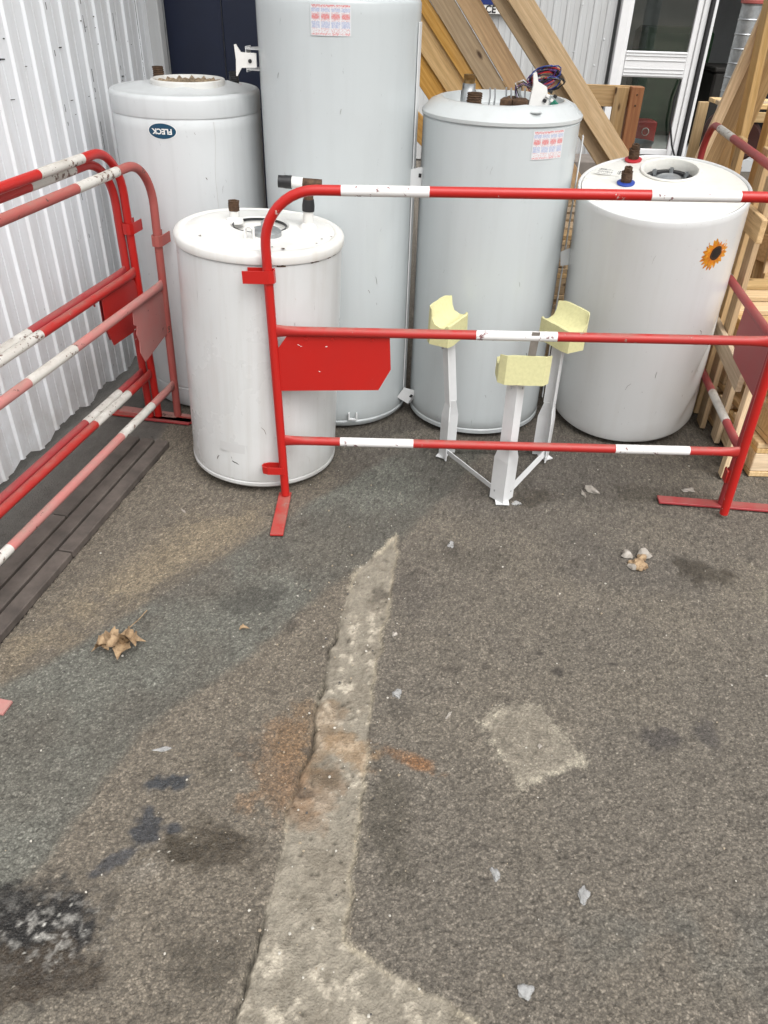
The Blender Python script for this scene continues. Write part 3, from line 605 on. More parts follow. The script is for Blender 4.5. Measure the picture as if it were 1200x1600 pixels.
MB().tube([(.099, .01, .95), (.082, .01, .95), (.072, .01, .95), (.058, .01, .95)], [.0195, .0195, .018, .018], 18).build('black_cap', 'black', e1)
b = MB()
for (x0, y0, x1, y1) in [(-.055, -.165, -.035, -.135), (-.035, -.135, -.025, -.142)]: b.tube([(x0, y0, .8145), (x1, y1, .8165)], .004, 6, flat=[(.25, 1)]*2)
tag(b.build('rust_mark', 'rust', lid1), 'rust mark on the lid')
sticker(t1, RS, R_(-105), .155, .10, .034, 8, 3, lambda u, v: (.545, .55, .545), 'tape_residue', 'pale patch where a label was')
# fleck tank
t2 = empty('water_heater', (-.749, 3.085, .002), 'white water heater with blue oval badge and wide neck in the back left corner', 'water heater', (0, 0, 0), 'old water heaters')
RF = .26
MB().lathe(rows([(0, 0), (RF-.03, 0), (RF-.006, .008), (RF, .02), (RF, .085), (RF-.003, .088), (RF-.003, .092), (RF, .095), (RF, .5), (RF, 1.062), (RF-.003, 1.066), (RF-.003, 1.071), (0, 1.071)]), 128, wob=dented(2)).build('tank_body', 'tank_cool', t2)
lid2 = MB().lathe([(RF-.003, 1.068), (RF, 1.070), (RF+.001, 1.075), (RF+.001, 1.122), (RF-.001, 1.129), (RF-.006, 1.135), (RF-.012, 1.137), (RF-.018, 1.135), (RF-.024, 1.133), (.20, 1.137), (.15, 1.150), (.128, 1.152), (.127, 1.152), (0, 1.150)], 96, wob=lambda q, r, z: (0, (.007*max(0, math.sin(4*q+.6))**3)*(.13 < r < .22))).build('lid', 'tank_cool', t2)
MB().lathe([(.128, 1.146), (.127, 1.164), (.124, 1.167), (.119, 1.167), (.116, 1.164), (.114, 1.150)], 64, c=(.02, -.03, 0)).build('neck_ring', 'tank_white_lid', t2)
b = MB().lathe([(0, 1.152), (.05, 1.154), (.09, 1.152), (.115, 1.158)], 64, c=(.02, -.03, 0), wob=lambda q, r, z: (0, .004*math.sin(17*q+40*r)+.004*math.sin(31*q))).build('neck_foam', 'foam_rough', t2)
stub(t2, -.115, .10, 1.138, .019, .05, 'rust'); stub(t2, .165, .06, 1.138, .017, .045, 'black'); MB().lathe([(.026, 1.136), (.026, 1.143), (.016, 1.145)], 20, c=(.165, .06, 0)).build('washer', 'redw', t2)
em = MB(); n = 48; ea = R_(-96.5); rad = RF
def ell(sc, off): return [wrap(rad, ea, 1.033, .047*sc*math.cos(q), .0235*sc*math.sin(q), off) for q in (2*math.pi*i/n for i in range(n))]
em.add([wrap(rad, ea, 1.033, 0, 0, .0010)]+ell(.5, .0010)+ell(1, .0010), [(0, 1+i, 1+(i+1) % n) for i in range(n)]+[(1+i, 1+n+i, 1+n+(i+1) % n, 1+(i+1) % n) for i in range(n)])
badge = em.build('oval_badge', 'teal', t2); rg_ = MB(); rg_.add(ell(1, .0009)+ell(1.05, .0009), [(i, n+i, n+(i+1) % n, (i+1) % n) for i in range(n)]); rg_.build('badge_rim', 'white_plastic', badge)
tm = text_mesh('FLECK', .023, .0008)
for vv in tm.vertices: vv.co = wrap(rad, ea, 1.033, -vv.co.x*1.05, -vv.co.y, .0016)        # the tank stands upside down
tm.materials.append(MAT['white_plastic']); o = bpy.data.objects.new('lettering', tm); COL.objects.link(o); o.parent = badge
sc_ = MB(); pts = [wrap(RF, R_(-58)-.0, 1.06-.045*i, -.0022*i+.003*math.sin(i*1.3), 0, .0002) for i in range(19)]; sc_.tube(pts, .0007, 4); tag(sc_.build('body_seam', 'tank_fleck_lid', t2), 'fine vertical scratch line')
# tall grey tank
t3 = empty('water_heater', (-.194, 2.967, .002), 'tallest grey water heater standing behind the small white one', 'water heater', (0, 0, 0), 'old water heaters')
RT = .265
MB().lathe(rows([(0, .006), (RT-.05, .0), (RT-.010, .006), (RT, .018), (RT+.002, .028), (RT-.002, .033), (RT, .04), (RT, .4), (RT, .9), (RT, 1.408), (RT-.002, 1.414), (RT-.008, 1.420), (RT-.02, 1.424), (.15, 1.436), (0, 1.438)]), 128, wob=dented(3, [(5.2, .92, .10, .10, .004), (5.45, .75, .12, .05, .003), (4.6, .35, .3, .1, .002)])).build('tank_body', 'tank_grey', t3)
sticker(t3, RT, R_(-92), 1.366, .122, .080, 72, 48, table_print((.60, .62, .63)), 'warning_sticker', 'red and blue printed safety sticker')
bracket(t3, R_(172), 1.235, RT); b = MB(); 
b.prism([(0, -.02), (.05, -.022), (.065, -.046), (.069, -.045), (.066, 0), (.069, .043), (.064, .044), (.05, .022), (0, .02)], .012, Matrix.Translation((-RT-.002, -.06, 1.24)) @ Matrix(((-1, 0, 0, 0), (0, 0, -1, 0), (0, 1, 0, 0), (0, 0, 0, 1)))); hb = b.build('wall_hook', 'white_plastic', t3, 0)
MB().lathe([(0, 0), (.006, 0), (.006, .002), (0, .002)], 14).build('bolt_hole', 'black', hb).matrix_local = Matrix.Translation((-RT-.022, -.0735, 1.238)) @ Matrix.Rotation(R_(90), 4, 'X')
b = MB().box((.06, -RT-.004, .045), (.035, .012, .006), bev=.001).box((.045, -RT-.006, .058), (.006, .012, .03), bev=.001).box((.075, -RT-.006, .058), (.006, .012, .03), bev=.001); b.build('foot_clip', 'white_steel', t3, 0)
def side_bracket(parent, ang, R, z0, z1, plates):
    """vertical strap with folded lugs, as riveted to the wall side of a heater"""
    c, s_ = math.cos(ang), math.sin(ang); m = Matrix(((c, -s_, 0, 0), (s_, c, 0, 0), (0, 0, 1, 0), (0, 0, 0, 1)))
    b = MB().box(m @ Vector((R+.004, 0, (z0+z1)/2)), (.004, .036, z1-z0), m.to_3x3(), .001); st = b.build('mounting_strap', 'white_steel', parent, 0)
    for (x, y, z, tl) in plates:      # folded lug: gusset from the tank plus a slotted plate turned to the front
        b = MB(); mm = Matrix.Translation((x, y, z)) @ Matrix.Rotation(tl, 4, 'Y')
        b.prism([(-.028, -.030), (.026, -.030), (.030, -.020), (.030, .024), (.020, .034), (-.028, .020)], .004, mm @ Matrix.Rotation(R_(90), 4, 'X'))
        b.prism([(.0, .0), (.055, .0), (.050, .03), (.0, .05)], .004, mm @ Matrix(((0, 0, 1, .024), (1, 0, 0, -.004), (0, 1, 0, -.03), (0, 0, 0, 1))))
        lug = b.build('lug', 'white_steel', st, 0)
        MB().box((0, 0, 0), (.010, .002, .013)).build('slot_hole', 'black', lug, 0).matrix_local = mm @ Matrix.Translation((.016, -.0045, .006))
# middle grey tank
t4 = empty('water_heater', (.356, 2.932, .002), 'grey water heater with open ring lid and loose wires behind the foam topped stand', 'water heater', (0, 0, 0), 'old water heaters')
MB().lathe(rows([(0, .004), (RT-.06, 0), (RT-.014, .006), (RT+.001, .016), (RT+.001, .030), (RT-.003, .034), (RT, .038), (RT, .5), (RT, 1.094), (RT-.004, 1.098), (RT-.004, 1.102), (0, 1.102)]), 128, wob=dented(4, [(5.6, .62, .14, .08, .004), (4.9, .9, .1, .05, .002)])).build('tank_body', 'tank_grey', t4)
lid4 = MB().lathe([(RT-.004, 1.100), (RT+.004, 1.102), (RT+.005, 1.112), (RT-.004, 1.122), (RT-.008, 1.124), (RT-.022, 1.140), (RT-.045, 1.150), (.206, 1.153), (.202, 1.151), (.200, 1.118), (.196, 1.113), (0, 1.112)], 96, wob=lambda q, r, z: (0, .004*math.exp(-((q-4.95)/.12)**2)*(.205 < r < .25))).build('lid_ring', 'tank_grey_lid', t4)
MB().lathe([(.024, 0), (.019, .004), (.012, .002), (0, .001)], 24).build('lid_button', 'tank_grey_lid', lid4).location = (.075, -.222, 1.139)
for (x, y) in [(-.13, .10), (-.05, -.12), (.02, -.05), (-.10, -.13), (.06, .10), (.11, .02)]: MB().box((x, y, 1.127), (.012, .008, .032), bev=.002).build('clip', 'white_plastic', lid4, 0)
MB().box((-.115, -.13, 1.128), (.05, .03, .03), bev=.004).build('pipe_saddle', 'white_plastic', t4, 0)
stub(t4, -.105, -.10, 1.125, .024, .05, 'rust', rings=True)
o = MB().lathe([(.026, 1.112), (.026, 1.165), (.022, 1.170), (.022, 1.188), (.0, 1.188)], 8, c=(-.115, .03, 0)).build('hex_nut', 'zinc', t4); stub(t4, -.115, .03, 1.188, .0185, .026, 'brass')
for (x, y, s_) in [(.0, -.10, .03), (.045, -.105, .038), (.02, -.06, .03)]: MB().lathe([(s_*.6, 0), (s_*.75, .012), (s_*.7, .04), (s_*.4, .046), (0, .046)], 14, c=(x, y, 1.118), wob=lambda q, r, z: (.003*math.sin(4*q), 0)).build('terminal_block', 'rust', t4)
for (x, y) in [(-.005, -.09), (.01, -.10), (.04, -.09), (.055, -.095), (-.06, -.12), (-.045, -.13)]: MB().tube([(x, y, 1.13), (x+.003, y, 1.165), (x+.001, y+.002, 1.192)], .0028, 6).build('terminal_pin', 'zinc', t4)
cb = MB(); cb.prism([(-.038, 0), (.04, 0), (.018, .085), (-.012, .10), (-.02, .125), (-.03, .12), (-.026, .09)], .018, Matrix.Translation((.105, -.095, 1.113)) @ Matrix.Rotation(R_(90), 4, 'X')); card = cb.build('circuit_cover', 'white_plastic', t4, 0)
for i in range(5): MB().box((.12+.008*i, -.116, 1.16+.013*(i % 3)), (.012, .01, .010), Matrix.Rotation(.5, 3, 'Y'), .002).build('connector', 'white_plastic' if i % 2 else 'black', card, 0)
MB().box((.152, -.115, 1.150), (.022, .02, .022), Matrix.Rotation(.7, 3, 'Y'), .004).build('green_plug', 'green_plug', card, 0)
rw = random.Random(11)
for nm, lst in (('wire_purple', 6), ('wire_red', 4), ('wire_black', 8), ('wire_blue', 3)):
    for kk in range(lst):
        cx_, cz_ = .125+rw.uniform(-.022, .018), 1.216+rw.uniform(-.018, .018); pts = []
        for i in range(15):
            q = i/14*2*math.pi*1.15+kk; pts.append((cx_+.042*math.cos(q)+rw.uniform(-.004, .004), -.07+rw.uniform(-.012, .012), cz_+.019*math.sin(q)+.010*math.cos(q)))
        MB().tube(pts, .0019, 6).build('wire_loop', nm, t4)
for kk in range(4):
    y0 = -.09+.006*kk; MB().tube([(.03+.01*kk, y0, 1.15), (.025, y0, 1.185+.006*kk), (.05, y0, 1.20+.004*kk), (.085, y0, 1.19), (.10, y0, 1.205), (.115, -.08, 1.222)], .002, 6).build('wire_lead', ['wire_black', 'wire_purple', 'wire_black', 'wire_white'][kk], t4)
sticker(t4, RT, R_(-60), 1.048, .124, .084, 72, 48, table_print((.60, .62, .63)), 'warning_sticker', 'red and blue printed safety sticker')
side_bracket(t3, R_(-14), RT, .06, 1.36, [(.266, -.085, .905, .05), (.272, -.12, .085, .55)]); side_bracket(t4, R_(-9), RT+.012, .08, 1.05, [(.285, -.075, .655, -.15), (.282, -.09, .19, -.1)])
# right cream tank leaning towards the camera
nR = Vector((-.077, -.171, 1)).normalized(); uR = Vector((0, 1, 0)).cross(nR).normalized(); vR = nR.cross(uR)
RR = .28; lowR = RR*math.sqrt(1-nR.z**2)
t5 = empty('water_heater', (0, 0, 0), 'cream white water heater with sunflower sticker leaning at the right of the row', 'water heater', group='old water heaters')
mR = Matrix((uR, vR, nR)).transposed().to_4x4(); mR.translation = (.968, 2.914, lowR+.002); t5.matrix_world = mR
LR = .888
MB().lathe(rows([(0, .004), (RR-.05, 0), (RR-.012, .004), (RR-.002, .012), (RR, .022), (RR, LR-.004), (RR-.002, LR-.001), (RR-.006, LR), (RR-.010, LR-.003), (RR-.012, LR-.010)], .02), 160, wob=dented(5, [(5.62, .30, .20, .05, .011), (5.80, .17, .14, .035, .010), (5.78, .44, .12, .05, .010), (5.5, .10, .15, .03, .006)])).build('tank_body', 'tank_right', t5)
# lid with an off-centre opening: ring of quads between the outer edge and the hole
hx, hy, hr = .052, .122, .098; n = 72; b = MB(); rows = []
for kf in range(9):
    f_ = kf/8
    for i in range(n):
        q = 2*math.pi*i/n; ox, oy = (RR-.0125)*math.cos(q), (RR-.0125)*math.sin(q); ix, iy = hx+hr*math.cos(q), hy+hr*math.sin(q)
        x, y = ox+(ix-ox)*f_, oy+(iy-oy)*f_; d_ = math.hypot(x+.052, y+.165)
        b.v.append((x, y, LR-.005+.006*f_-.014*math.exp(-(d_/.022)**2)))
for kf in range(8):
    for i in range(n): b.f.append((kf*n+i, kf*n+(i+1) % n, (kf+1)*n+(i+1) % n, (kf+1)*n+i))
b.mi = [0]*len(b.f); lid5 = b.build('lid', 'tank_right_lid', t5)
MB().lathe([(hr+.001, LR+.0005), (hr+.004, LR+.004), (hr+.001, LR+.008), (hr-.005, LR+.007), (hr-.007, LR+.002), (hr-.009, LR-.02), (hr-.010, LR-.037)], 72, c=(hx, hy, 0)).build('opening_rim', 'tank_right_lid', t5)
MB().lathe([(0, LR-.036), (hr-.010, LR-.036)], 48, c=(hx, hy, 0)).build('recess_floor', 'zinc', t5)
MB().lathe([(hr-.012, LR-.035), (hr-.013, LR-.027), (hr-.03, LR-.027), (hr-.032, LR-.035)], 48, c=(hx, hy, 0)).build('recess_gasket', 'black', t5)
for i in range(7):
    q = .3+i*2*math.pi/7; stub(t5, hx+(hr-.028)*math.cos(q), hy+(hr-.028)*math.sin(q), LR-.034, .008, .018, 'zinc', 'flange_bolt', rings=False)
MB().lathe([(0, LR-.035), (.045, LR-.035), (.04, LR-.022), (.012, LR-.014), (0, LR-.014)], 32, c=(hx, hy, 0)).build('heater_flange', 'zinc', t5)
for (x, y, wm) in [(-.050, .235, 'redw'), (-.118, .036, 'bluew')]:
    MB().lathe([(.029, LR-.001), (.030, LR+.004), (.026, LR+.007), (.018, LR+.007)], 28, c=(x, y, 0)).build('pipe_washer', wm, t5)
    stub(t5, x, y, LR+.003, .018, .036, 'rust'); stub(t5, x+.001, y, LR+.036, .0125, .018, 'rust', 'pipe_end')
# barcode label lying flat on the lid
vs, fs, cols = [], [], []; NU, NV = 60, 36; rb_ = random.Random(5); bars = [rb_.random() < .5 for _ in range(40)]
for j in range(NV+1):
    for i in range(NU+1): u, v_ = (i/NU-.5)*.095, (j/NV-.5)*.06; ca, sa = math.cos(-.45), math.sin(-.45); vs.append((-.150+u*ca-v_*sa, .142+u*sa+v_*ca, LR-.0006))
for j in range(NV):
    for i in range(NU):
        fs.append((j*(NU+1)+i, j*(NU+1)+i+1, (j+1)*(NU+1)+i+1, (j+1)*(NU+1)+i)); u, v_ = i/NU, j/NV; c_ = (.74, .73, .68)
        if u > .68 and .25 < v_ < .8 and bars[int(u*110) % 40]: c_ = (.02, .02, .02)
        elif u < .6 and int(v_*9) in (1, 3, 4, 6) and rb_.random() < .45 and .05 < u: c_ = (.10, .10, .10)
        elif u < .5 and int(v_*9) == 7 and .1 < u: c_ = (.06, .06, .06) if rb_.random() < .6 else c_
        cols.append(c_)
m = bpy.data.meshes.new('barcode_label'); m.from_pydata(vs, [], fs); m.materials.append(MAT['print']); at = m.attributes.new('tint', 'FLOAT_COLOR', 'FACE'); at.data.foreach_set('color', np.array([(*c, 1) for c in cols], np.float32).reshape(-1))
o = bpy.data.objects.new('barcode_label', m); COL.objects.link(o); o.parent = lid5; o['label'] = 'printed label with bar code'
# sunflower sticker
sa0, sh0 = R_(-62.9), .767
KS = 1.28
sp_ = sticker(t5, RR, sa0, sh0, .125, .125, 8, 8, lambda u, v: (.60, .61, .61), 'flower_sticker', 'sunflower sticker on clear square', rot=.12)
for lay, (cn, cl, r0, r1, wd_, off, ph) in enumerate([(c_[0], c_[1], c_[2]*KS, c_[3]*KS, c_[4]*KS, c_[5], c_[6]) for c_ in [(22, (.62, .20, .012), .016, .046, .0058, .0013, 0), (20, (.80, .34, .02), .014, .041, .0055, .0016, .14), (14, (.78, .24, .015), .012, .032, .0050, .0019, .3)]]):
    mm = plain('petal_colour_%d' % lay, cl, .4, 0, .45, 70)
    for i in range(cn):
        q = 2*math.pi*i/cn+ph+.05*random.uniform(-1, 1); L1 = r1*random.uniform(.9, 1.06); b = MB(); pp = []
        for (rr_, ww) in [(r0, -.45), ((r0+L1)/2, -1), (L1*.9, -.5), (L1, 0), (L1*.9, .5), ((r0+L1)/2, 1), (r0, .45)]:
            x = rr_*math.cos(q)-ww*wd_*math.sin(q); y = rr_*math.sin(q)+ww*wd_*math.cos(q); pp.append(wrap(RR, sa0, sh0, x, y, off))
        b.add(pp, [tuple(range(7))]); b.build('petal', mm, sp_, 0)
for (r, mt, off) in [(.0185*KS, plain('seed_brown', (.05, .022, .010), .6, 0, .5, 300), .0024), (.0125*KS, plain('seed_dark', (.010, .008, .008), .6), .0027)]:
    b = MB(); b.add([wrap(RR, sa0, sh0, 0, 0, off)]+[wrap(RR, sa0, sh0, r*math.cos(2*math.pi*i/24)*(1+.06*math.sin(i*5)), r*math.sin(2*math.pi*i/24), off) for i in range(24)], [(0, 1+i, 1+(i+1) % 24) for i in range(24)]); b.build('flower_centre', mt, sp_, 0)

def scuff(tank, R, ang, h, pts, wd_, mat, name='scuff_mark'):
    b = MB(); b.tube([wrap(R, R_(ang), h, u, v, .0003) for u, v in pts], [wd_*(.4+.6*math.sin(math.pi*(i+.5)/len(pts))) for i in range(len(pts))], 5, flat=[(1, .3)]*len(pts)); return b.build(name, mat, tank, 0)
scuff(t1, RS, -104, .10, [(-.012, .004), (-.004, .0), (.004, -.002), (.014, -.008)], .0022, 'black'); scuff(t1, RS, -100, .105, [(-.01, .01), (.0, .012), (.02, .002)], .001, 'rust')
rsf = random.Random(23)
for (tk, R, lo, hi) in ((t1, RS, .05, .74), (t3, RT, .1, 1.3), (t4, RT, .1, 1.05), (t5, RR, .05, .84), (t2, RF, .4, 1.05)):
    for _ in range(12):
        a_ = rsf.uniform(-140, -40); L_ = rsf.uniform(.004, .03); sl_ = rsf.uniform(-1, 1)
        scuff(tk, R, a_, rsf.uniform(lo, hi), [(0, 0), (L_*.4*sl_, -L_*.4), (L_*.6*sl_, -L_)], rsf.choice([.0006, .0008, .0014]), rsf.choice(['rust', 'dark_board', 'tank_fleck_lid', 'dark_board']))
for _ in range(9):      # rust spots bleeding from under the lid of the small tank
    scuff(t1, RS, rsf.uniform(-75, -20), .772, [(0, .003), (rsf.uniform(-.006, .006), 0), (rsf.uniform(.004, .014), -.001)], rsf.uniform(.0012, .003), 'rust', 'rust_spot')
for _ in range(8):
    q = rsf.uniform(3.6, 6.2); r = rsf.uniform(.20, .235); MB().lathe([(0, .0012), (rsf.uniform(.003, .007), .0004)], 9, wob=lambda a, r_, z: (.3*r_*math.sin(3*a+r*50), 0)).build('rust_spot', 'rust', lid1).location = (r*math.cos(q), r*math.sin(q), .8135)
# ------------------------------------------------------------------ foam topped tripod stand
st = empty('tripod_stand', (.405, 2.42, .0), 'white folded steel tripod stand with three pale yellow foam pads', 'stand')
legs = [(0., -.222, 'front'), (-.206, .110, 'left'), (.212, .120, 'right')]
def foam_block(ang, cx, cy, z, H=.105):
    """saddle pad: tall straight outer face, top hollowed down towards the middle of the stand with a small lip"""
    b = MB(); N = 9; prof = [(0, 0), (0, H), (.007, H), (.022, H*.76), (.040, H*.60), (.060, H*.52), (.076, H*.53), (.086, H*.62), (.091, H*.60), (.093, 0)]; K = len(prof); vs = []
    c, s_ = math.cos(ang), math.sin(ang)
    for i in range(N):
        u = -1+2*i/(N-1); t = u*.079; ch = max(0, abs(u)-.8)/.2*.018
        for n_, (d, h) in enumerate(prof):
            d2 = max(d, ch) if d < .03 else d-ch*.4; d2 += .0012*math.sin(9*u+n_*2); vs.append((cx+c*(d2-.03)-s_*t, cy+s_*(d2-.03)+c*t, z+h*(1-.03*abs(u)**3)))
    return b.add(vs, [(i*K+k, i*K+(k+1) % K, (i+1)*K+(k+1) % K, (i+1)*K+k) for i in range(N-1) for k in range(K)]+[tuple(range(K))[::-1], tuple((N-1)*K+k for k in range(K))])
for (lx, ly, nm) in legs:
    ang = math.atan2(-ly, -lx)                       # towards the stand's middle
    c, s_ = math.cos(ang), math.sin(ang)
    def lp(d, t, z): return (lx+c*d-s_*t, ly+s_*d+c*t, z)
    b = MB()
    def folded(z0, z1, w0, w1, d0, d1):
        """V-folded strip between two heights"""
        vs = []
        for z, w_, d in ((z0, w0, d0), (z1, w1, d1)):
            vs += [lp(d+w_*.85, -w_*.72, z), lp(d, 0, z), lp(d+w_*.85, w_*.72, z), lp(d+w_*.85+.003, w_*.72-.003, z), lp(d+.0035, 0, z), lp(d+w_*.85+.003, -w_*.72+.003, z)]
        b.add(vs, [(k, (k+1) % 6, 6+(k+1) % 6, 6+k) for k in range(6)]+[(5, 4, 3, 2, 1, 0), tuple(range(6, 12))])
    folded(.004, .165, .056, .056, 0, 0); folded(.165, .225, .056, .036, 0, .010); folded(.225, .462, .040, .040, .008, {'front': .018, 'left': -.020, 'right': .010}[nm])
    lg = b.build('leg', 'white_steel', st, 0)
    for t in (-.012, .012): MB().lathe([(.004, 0), (.004, .003), (0, .004)], 10).build('rivet', 'zinc', lg).matrix_local = Matrix.Translation(lp({'front': .024, 'left': -.008, 'right': .02}[nm], t*1.3, .43)) @ Matrix.Rotation(ang+(R_(90) if t > 0 else R_(-90)), 4, 'Z') @ Matrix.Rotation(R_(90), 4, 'Y')
    out = {'front': .02, 'left': -.018, 'right': .012}[nm]; fo = foam_block(ang, lx+c*out+(.012 if nm == 'front' else 0), ly+s_*out, {'front': .455, 'left': .462, 'right': .458}[nm], .096 if nm == 'front' else .125).build('foam_pad', 'foam', st, 30)
    MB().box(lp(.018, 0, .003), (.036, .046, .004), Matrix.Rotation(ang, 3, 'Z')).build('foot_plate', 'white_steel', lg, 0)
for (a, bb) in ((0, 1), (0, 2), (1, 2)):
    p0, p1 = Vector((legs[a][0], legs[a][1], .038)), Vector((legs[bb][0], legs[bb][1], .038)); d = (p1-p0).normalized()
    o = plank('brace', p0+d*.035, p1-d*.035, .024, .003, 'white_steel', Vector((d.y, -d.x, .25)), st, .0)
    for e in (p0+d*.045, p1-d*.045): MB().lathe([(.007, -.004), (.007, .004), (.004, .007), (0, .007)], 10).build('bolt', 'zinc', st).matrix_local = Matrix.Translation(e) @ Matrix.Rotation(R_(90), 4, 'X')
ss_ = plank('tape_strap', (.43-.405, 2.19-2.42, .553), (.43-.405, 2.172-2.42, .634), .024, .0015, plain('brown_tape', (.28, .25, .22), .35), (0, -1, 0), st, 0)
ss_['label'] = 'short strip of clear brown tape from pad to rail'

# ------------------------------------------------------------------ red and white barriers
TR = .0142
def barrier(base, direc, label, m_frame, m_rail, m_band, m_panel, zs=(1.0, .60, .225), L=1.49, tilt=0., lean=0., panel='cut', pscale=1., hooks=(.765, .10), foot=((-.23, .20), (-.23, .20)), feet=(True, True), panel_end=0, z0=0., far_post=0.0, hook_side=-1, bands=True):
    """tube frame with two rails; local X runs along the barrier from its first post"""
    yaw = math.atan2(direc[1], direc[0])
    root = empty('site_barrier', (base[0], base[1], z0), label, 'barrier', (0, 0, 0), 'red and white site barriers')
    root.rotation_euler = (Matrix.Rotation(yaw, 3, 'Z') @ Matrix.Rotation(lean, 3, 'X') @ Matrix.Rotation(-tilt, 3, 'Y')).to_euler()
    zt, zm, zb = zs; RB = .15; pts = [(0, 0, .012), (0, 0, zt*.4)]
    pts += [(RB-RB*math.cos(a), 0, zt-RB+RB*math.sin(a)) for a in np.linspace(0, math.pi/2, 11)]
    pts += [(L*f, 0, zt) for f in (.2, .35, .5, .65, .8)]
    pts += [(L-RB+RB*math.sin(a), 0, zt-RB+RB*math.cos(a)) for a in np.linspace(0, math.pi/2, 11)] + [(L, 0, zt*.4), (L, 0, .012-far_post)]
    b = MB(); b.tube(pts, TR, 16); fr_ = b.build('frame_tube', m_frame, root)
    def band(par, s0, s1, z):
        o = MB(); n_ = 7; o.tube([(s0+(s1-s0)*i/(n_-1), 0, z) for i in range(n_)], TR+.0005, 16, cap=True); o.build('white_band', m_band, par)
    band(fr_, .217, .454, zt); band(fr_, 1.042, 1.276, zt)
    for nm, z, bs_ in (('middle_rail', zm, [(.608, .847)]), ('bottom_rail', zb, [(.194, .432), (1.083, 1.319)])):
        o = MB(); xs = [0.004, .02, .045, .08, .3, .6, .9, L-.08, L-.045, L-.02, L-.004]; fl_ = [(1.45, .45), (1.35, .55), (1.12, .85)]+[(1, 1)]*5+[(1.12, .85), (1.35, .55), (1.45, .45)]
        o.tube([(x, 0, z) for x in xs], TR, 14, flat=fl_); rl = o.build(nm, m_rail, root)
        for (s0, s1) in bs_: band(rl, s0, s1, z)
    # plate riveted under the middle rail
    zt_ = zm-.012; 
    if panel == 'cut': poly = [(.012, zt_-.045), (.045, zt_), (.352, zt_), (.356, zt_-.105), (.318, zt_-.175), (.010, zt_-.185)]
    else: poly = [(.012, zt_-.02), (.03, zt_), (.24, zt_-.0), (.245, zt_-.05), (.225, zt_-.062), (.236, zt_-.09), (.222, zt_-.12), (.226, zt_-.16), (.20, zt_-.205), (.012, zt_-.17)]
    poly = [(x*pscale, z) for x, z in poly]
    if panel_end: poly = [(L-x, z) for x, z in poly][::-1]
    pm = Matrix(((1, 0, 0, 0), (0, 0, -1, .002), (0, 1, 0, 0), (0, 0, 0, 1))); b = MB(); b.prism(poly, .0025, pm); pl_ = b.build('marker_plate', m_panel, root, 0)
    x0 = min(p[0] for p in poly)
    for i_ in range(4):
        MB().box((x0+.05+.27*pscale*random.random(), -.0012, zt_-.03-.13*random.random()), (random.uniform(.003, .008), .0008, random.choice([.0010, .0012, .002])), Matrix.Rotation(random.uniform(-.6, .6), 3, 'Y')).build('scrape', m_band, pl_, 0)
    for x in (x0+.09, x0+.17, x0+.29):
        if panel == 'cut': MB().lathe([(.005, 0), (.004, .003), (0, .0035)], 8).build('rivet', m_panel, pl_).matrix_local = Matrix.Translation((x, -.001, zt_-.01)) @ Matrix.Rotation(R_(90), 4, 'X')
    for hz in hooks or ():     # flat strip folded round the post into an open clip
        w_ = .036; b = MB(); o2 = .017
        path = [(hook_side*.070, -o2), (hook_side*-.004, -o2), (hook_side*-.018, -o2*.7), (hook_side*-.020, 0), (hook_side*-.018, o2*.7), (hook_side*-.004, o2), (hook_side*.060, o2)]
        if hz < .3: path = [(hook_side*-.004, -o2), (hook_side*.050, -o2), (hook_side*.066, -o2*.6), (hook_side*.07, 0), (hook_side*.066, o2*.6), (hook_side*.05, o2), (hook_side*-.004, o2)]
        xo = 0 if hook_side < 0 else L
        for (p, q) in zip(path[:-1], path[1:]):
            d = Vector((q[0]-p[0], q[1]-p[1], 0)); b.box((xo+(p[0]+q[0])/2, (p[1]+q[1])/2, hz), (d.length+.002, .0035, w_ if hz > .3 else .026), Matrix.Rotation(math.atan2(d.y, d.x), 3, 'Z'))
        b.build('clip', m_frame, root, 0)
    for e, (x, ft) in enumerate(zip((0, L), foot)):
        if feet[e]:
            b = MB().box((x, (ft[0]+ft[1])/2, .0055+.0), (.042, ft[1]-ft[0], .008), Matrix.Rotation(.03, 3, 'Z'), .0012); b.build('foot', m_rail, root, 0)
    return root
# front one, across the yard
barrier((-.339, 2.205), (1.491, -.035), 'bright red and white barrier standing across the yard in front of the tanks', 'red_clean', 'red', 'white_band', 'red_clean', tilt=R_(1.15), hooks=(.765, .115), foot=((-.225, .02), (-.02, .02)), feet=(True, False), far_post=.028)
# right one, running back beside the pallets
rb2 = barrier((1.168, 2.238), (.119, .993), 'dull red barrier running back beside the pallets at right', 'maroon', 'maroon', 'white_band_dirty', 'maroon', hooks=(), foot=((-.20, .215), (-.20, .20)))
o = MB(); o.tube([(0, 0, .10), (0, 0, .125), (0, 0, .15)], .0165, 16, cap=False); o.box((-.0, .018, .125), (.034, .006, .045), bev=.001); o.build('sleeve_collar', 'red', rb2)
# left row against the cladding wall
dL = Vector((-.1862, -.9825, 0))
barrier((-.838, 2.752), dL, 'faded pink barrier, nearest of the row along the left wall, its plate torn', 'pinkdark', 'pink', 'white_band_dirty', 'pink', zs=(.965, .545, .15), lean=R_(-1.5), panel='torn', hooks=(.70,), foot=((-.24, .22), (-.24, .22)))
barrier((-.912, 2.742), dL, 'bright red barrier in the middle of the row along the left wall', 'red_clean', 'red', 'white_band_dirty', 'red', zs=(1.0, .59, .20), pscale=.72, hooks=(.74,), foot=((-.20, .22), (-.15, .20)))
barrier((-.943, 2.737), dL, 'red barrier closest to the left cladding wall, hidden behind the other two', 'red', 'maroon', 'white_band_dirty', 'maroon', zs=(.968, .595, .205), pscale=.6, hooks=(), foot=((-.03, .17), (-.03, .15)))

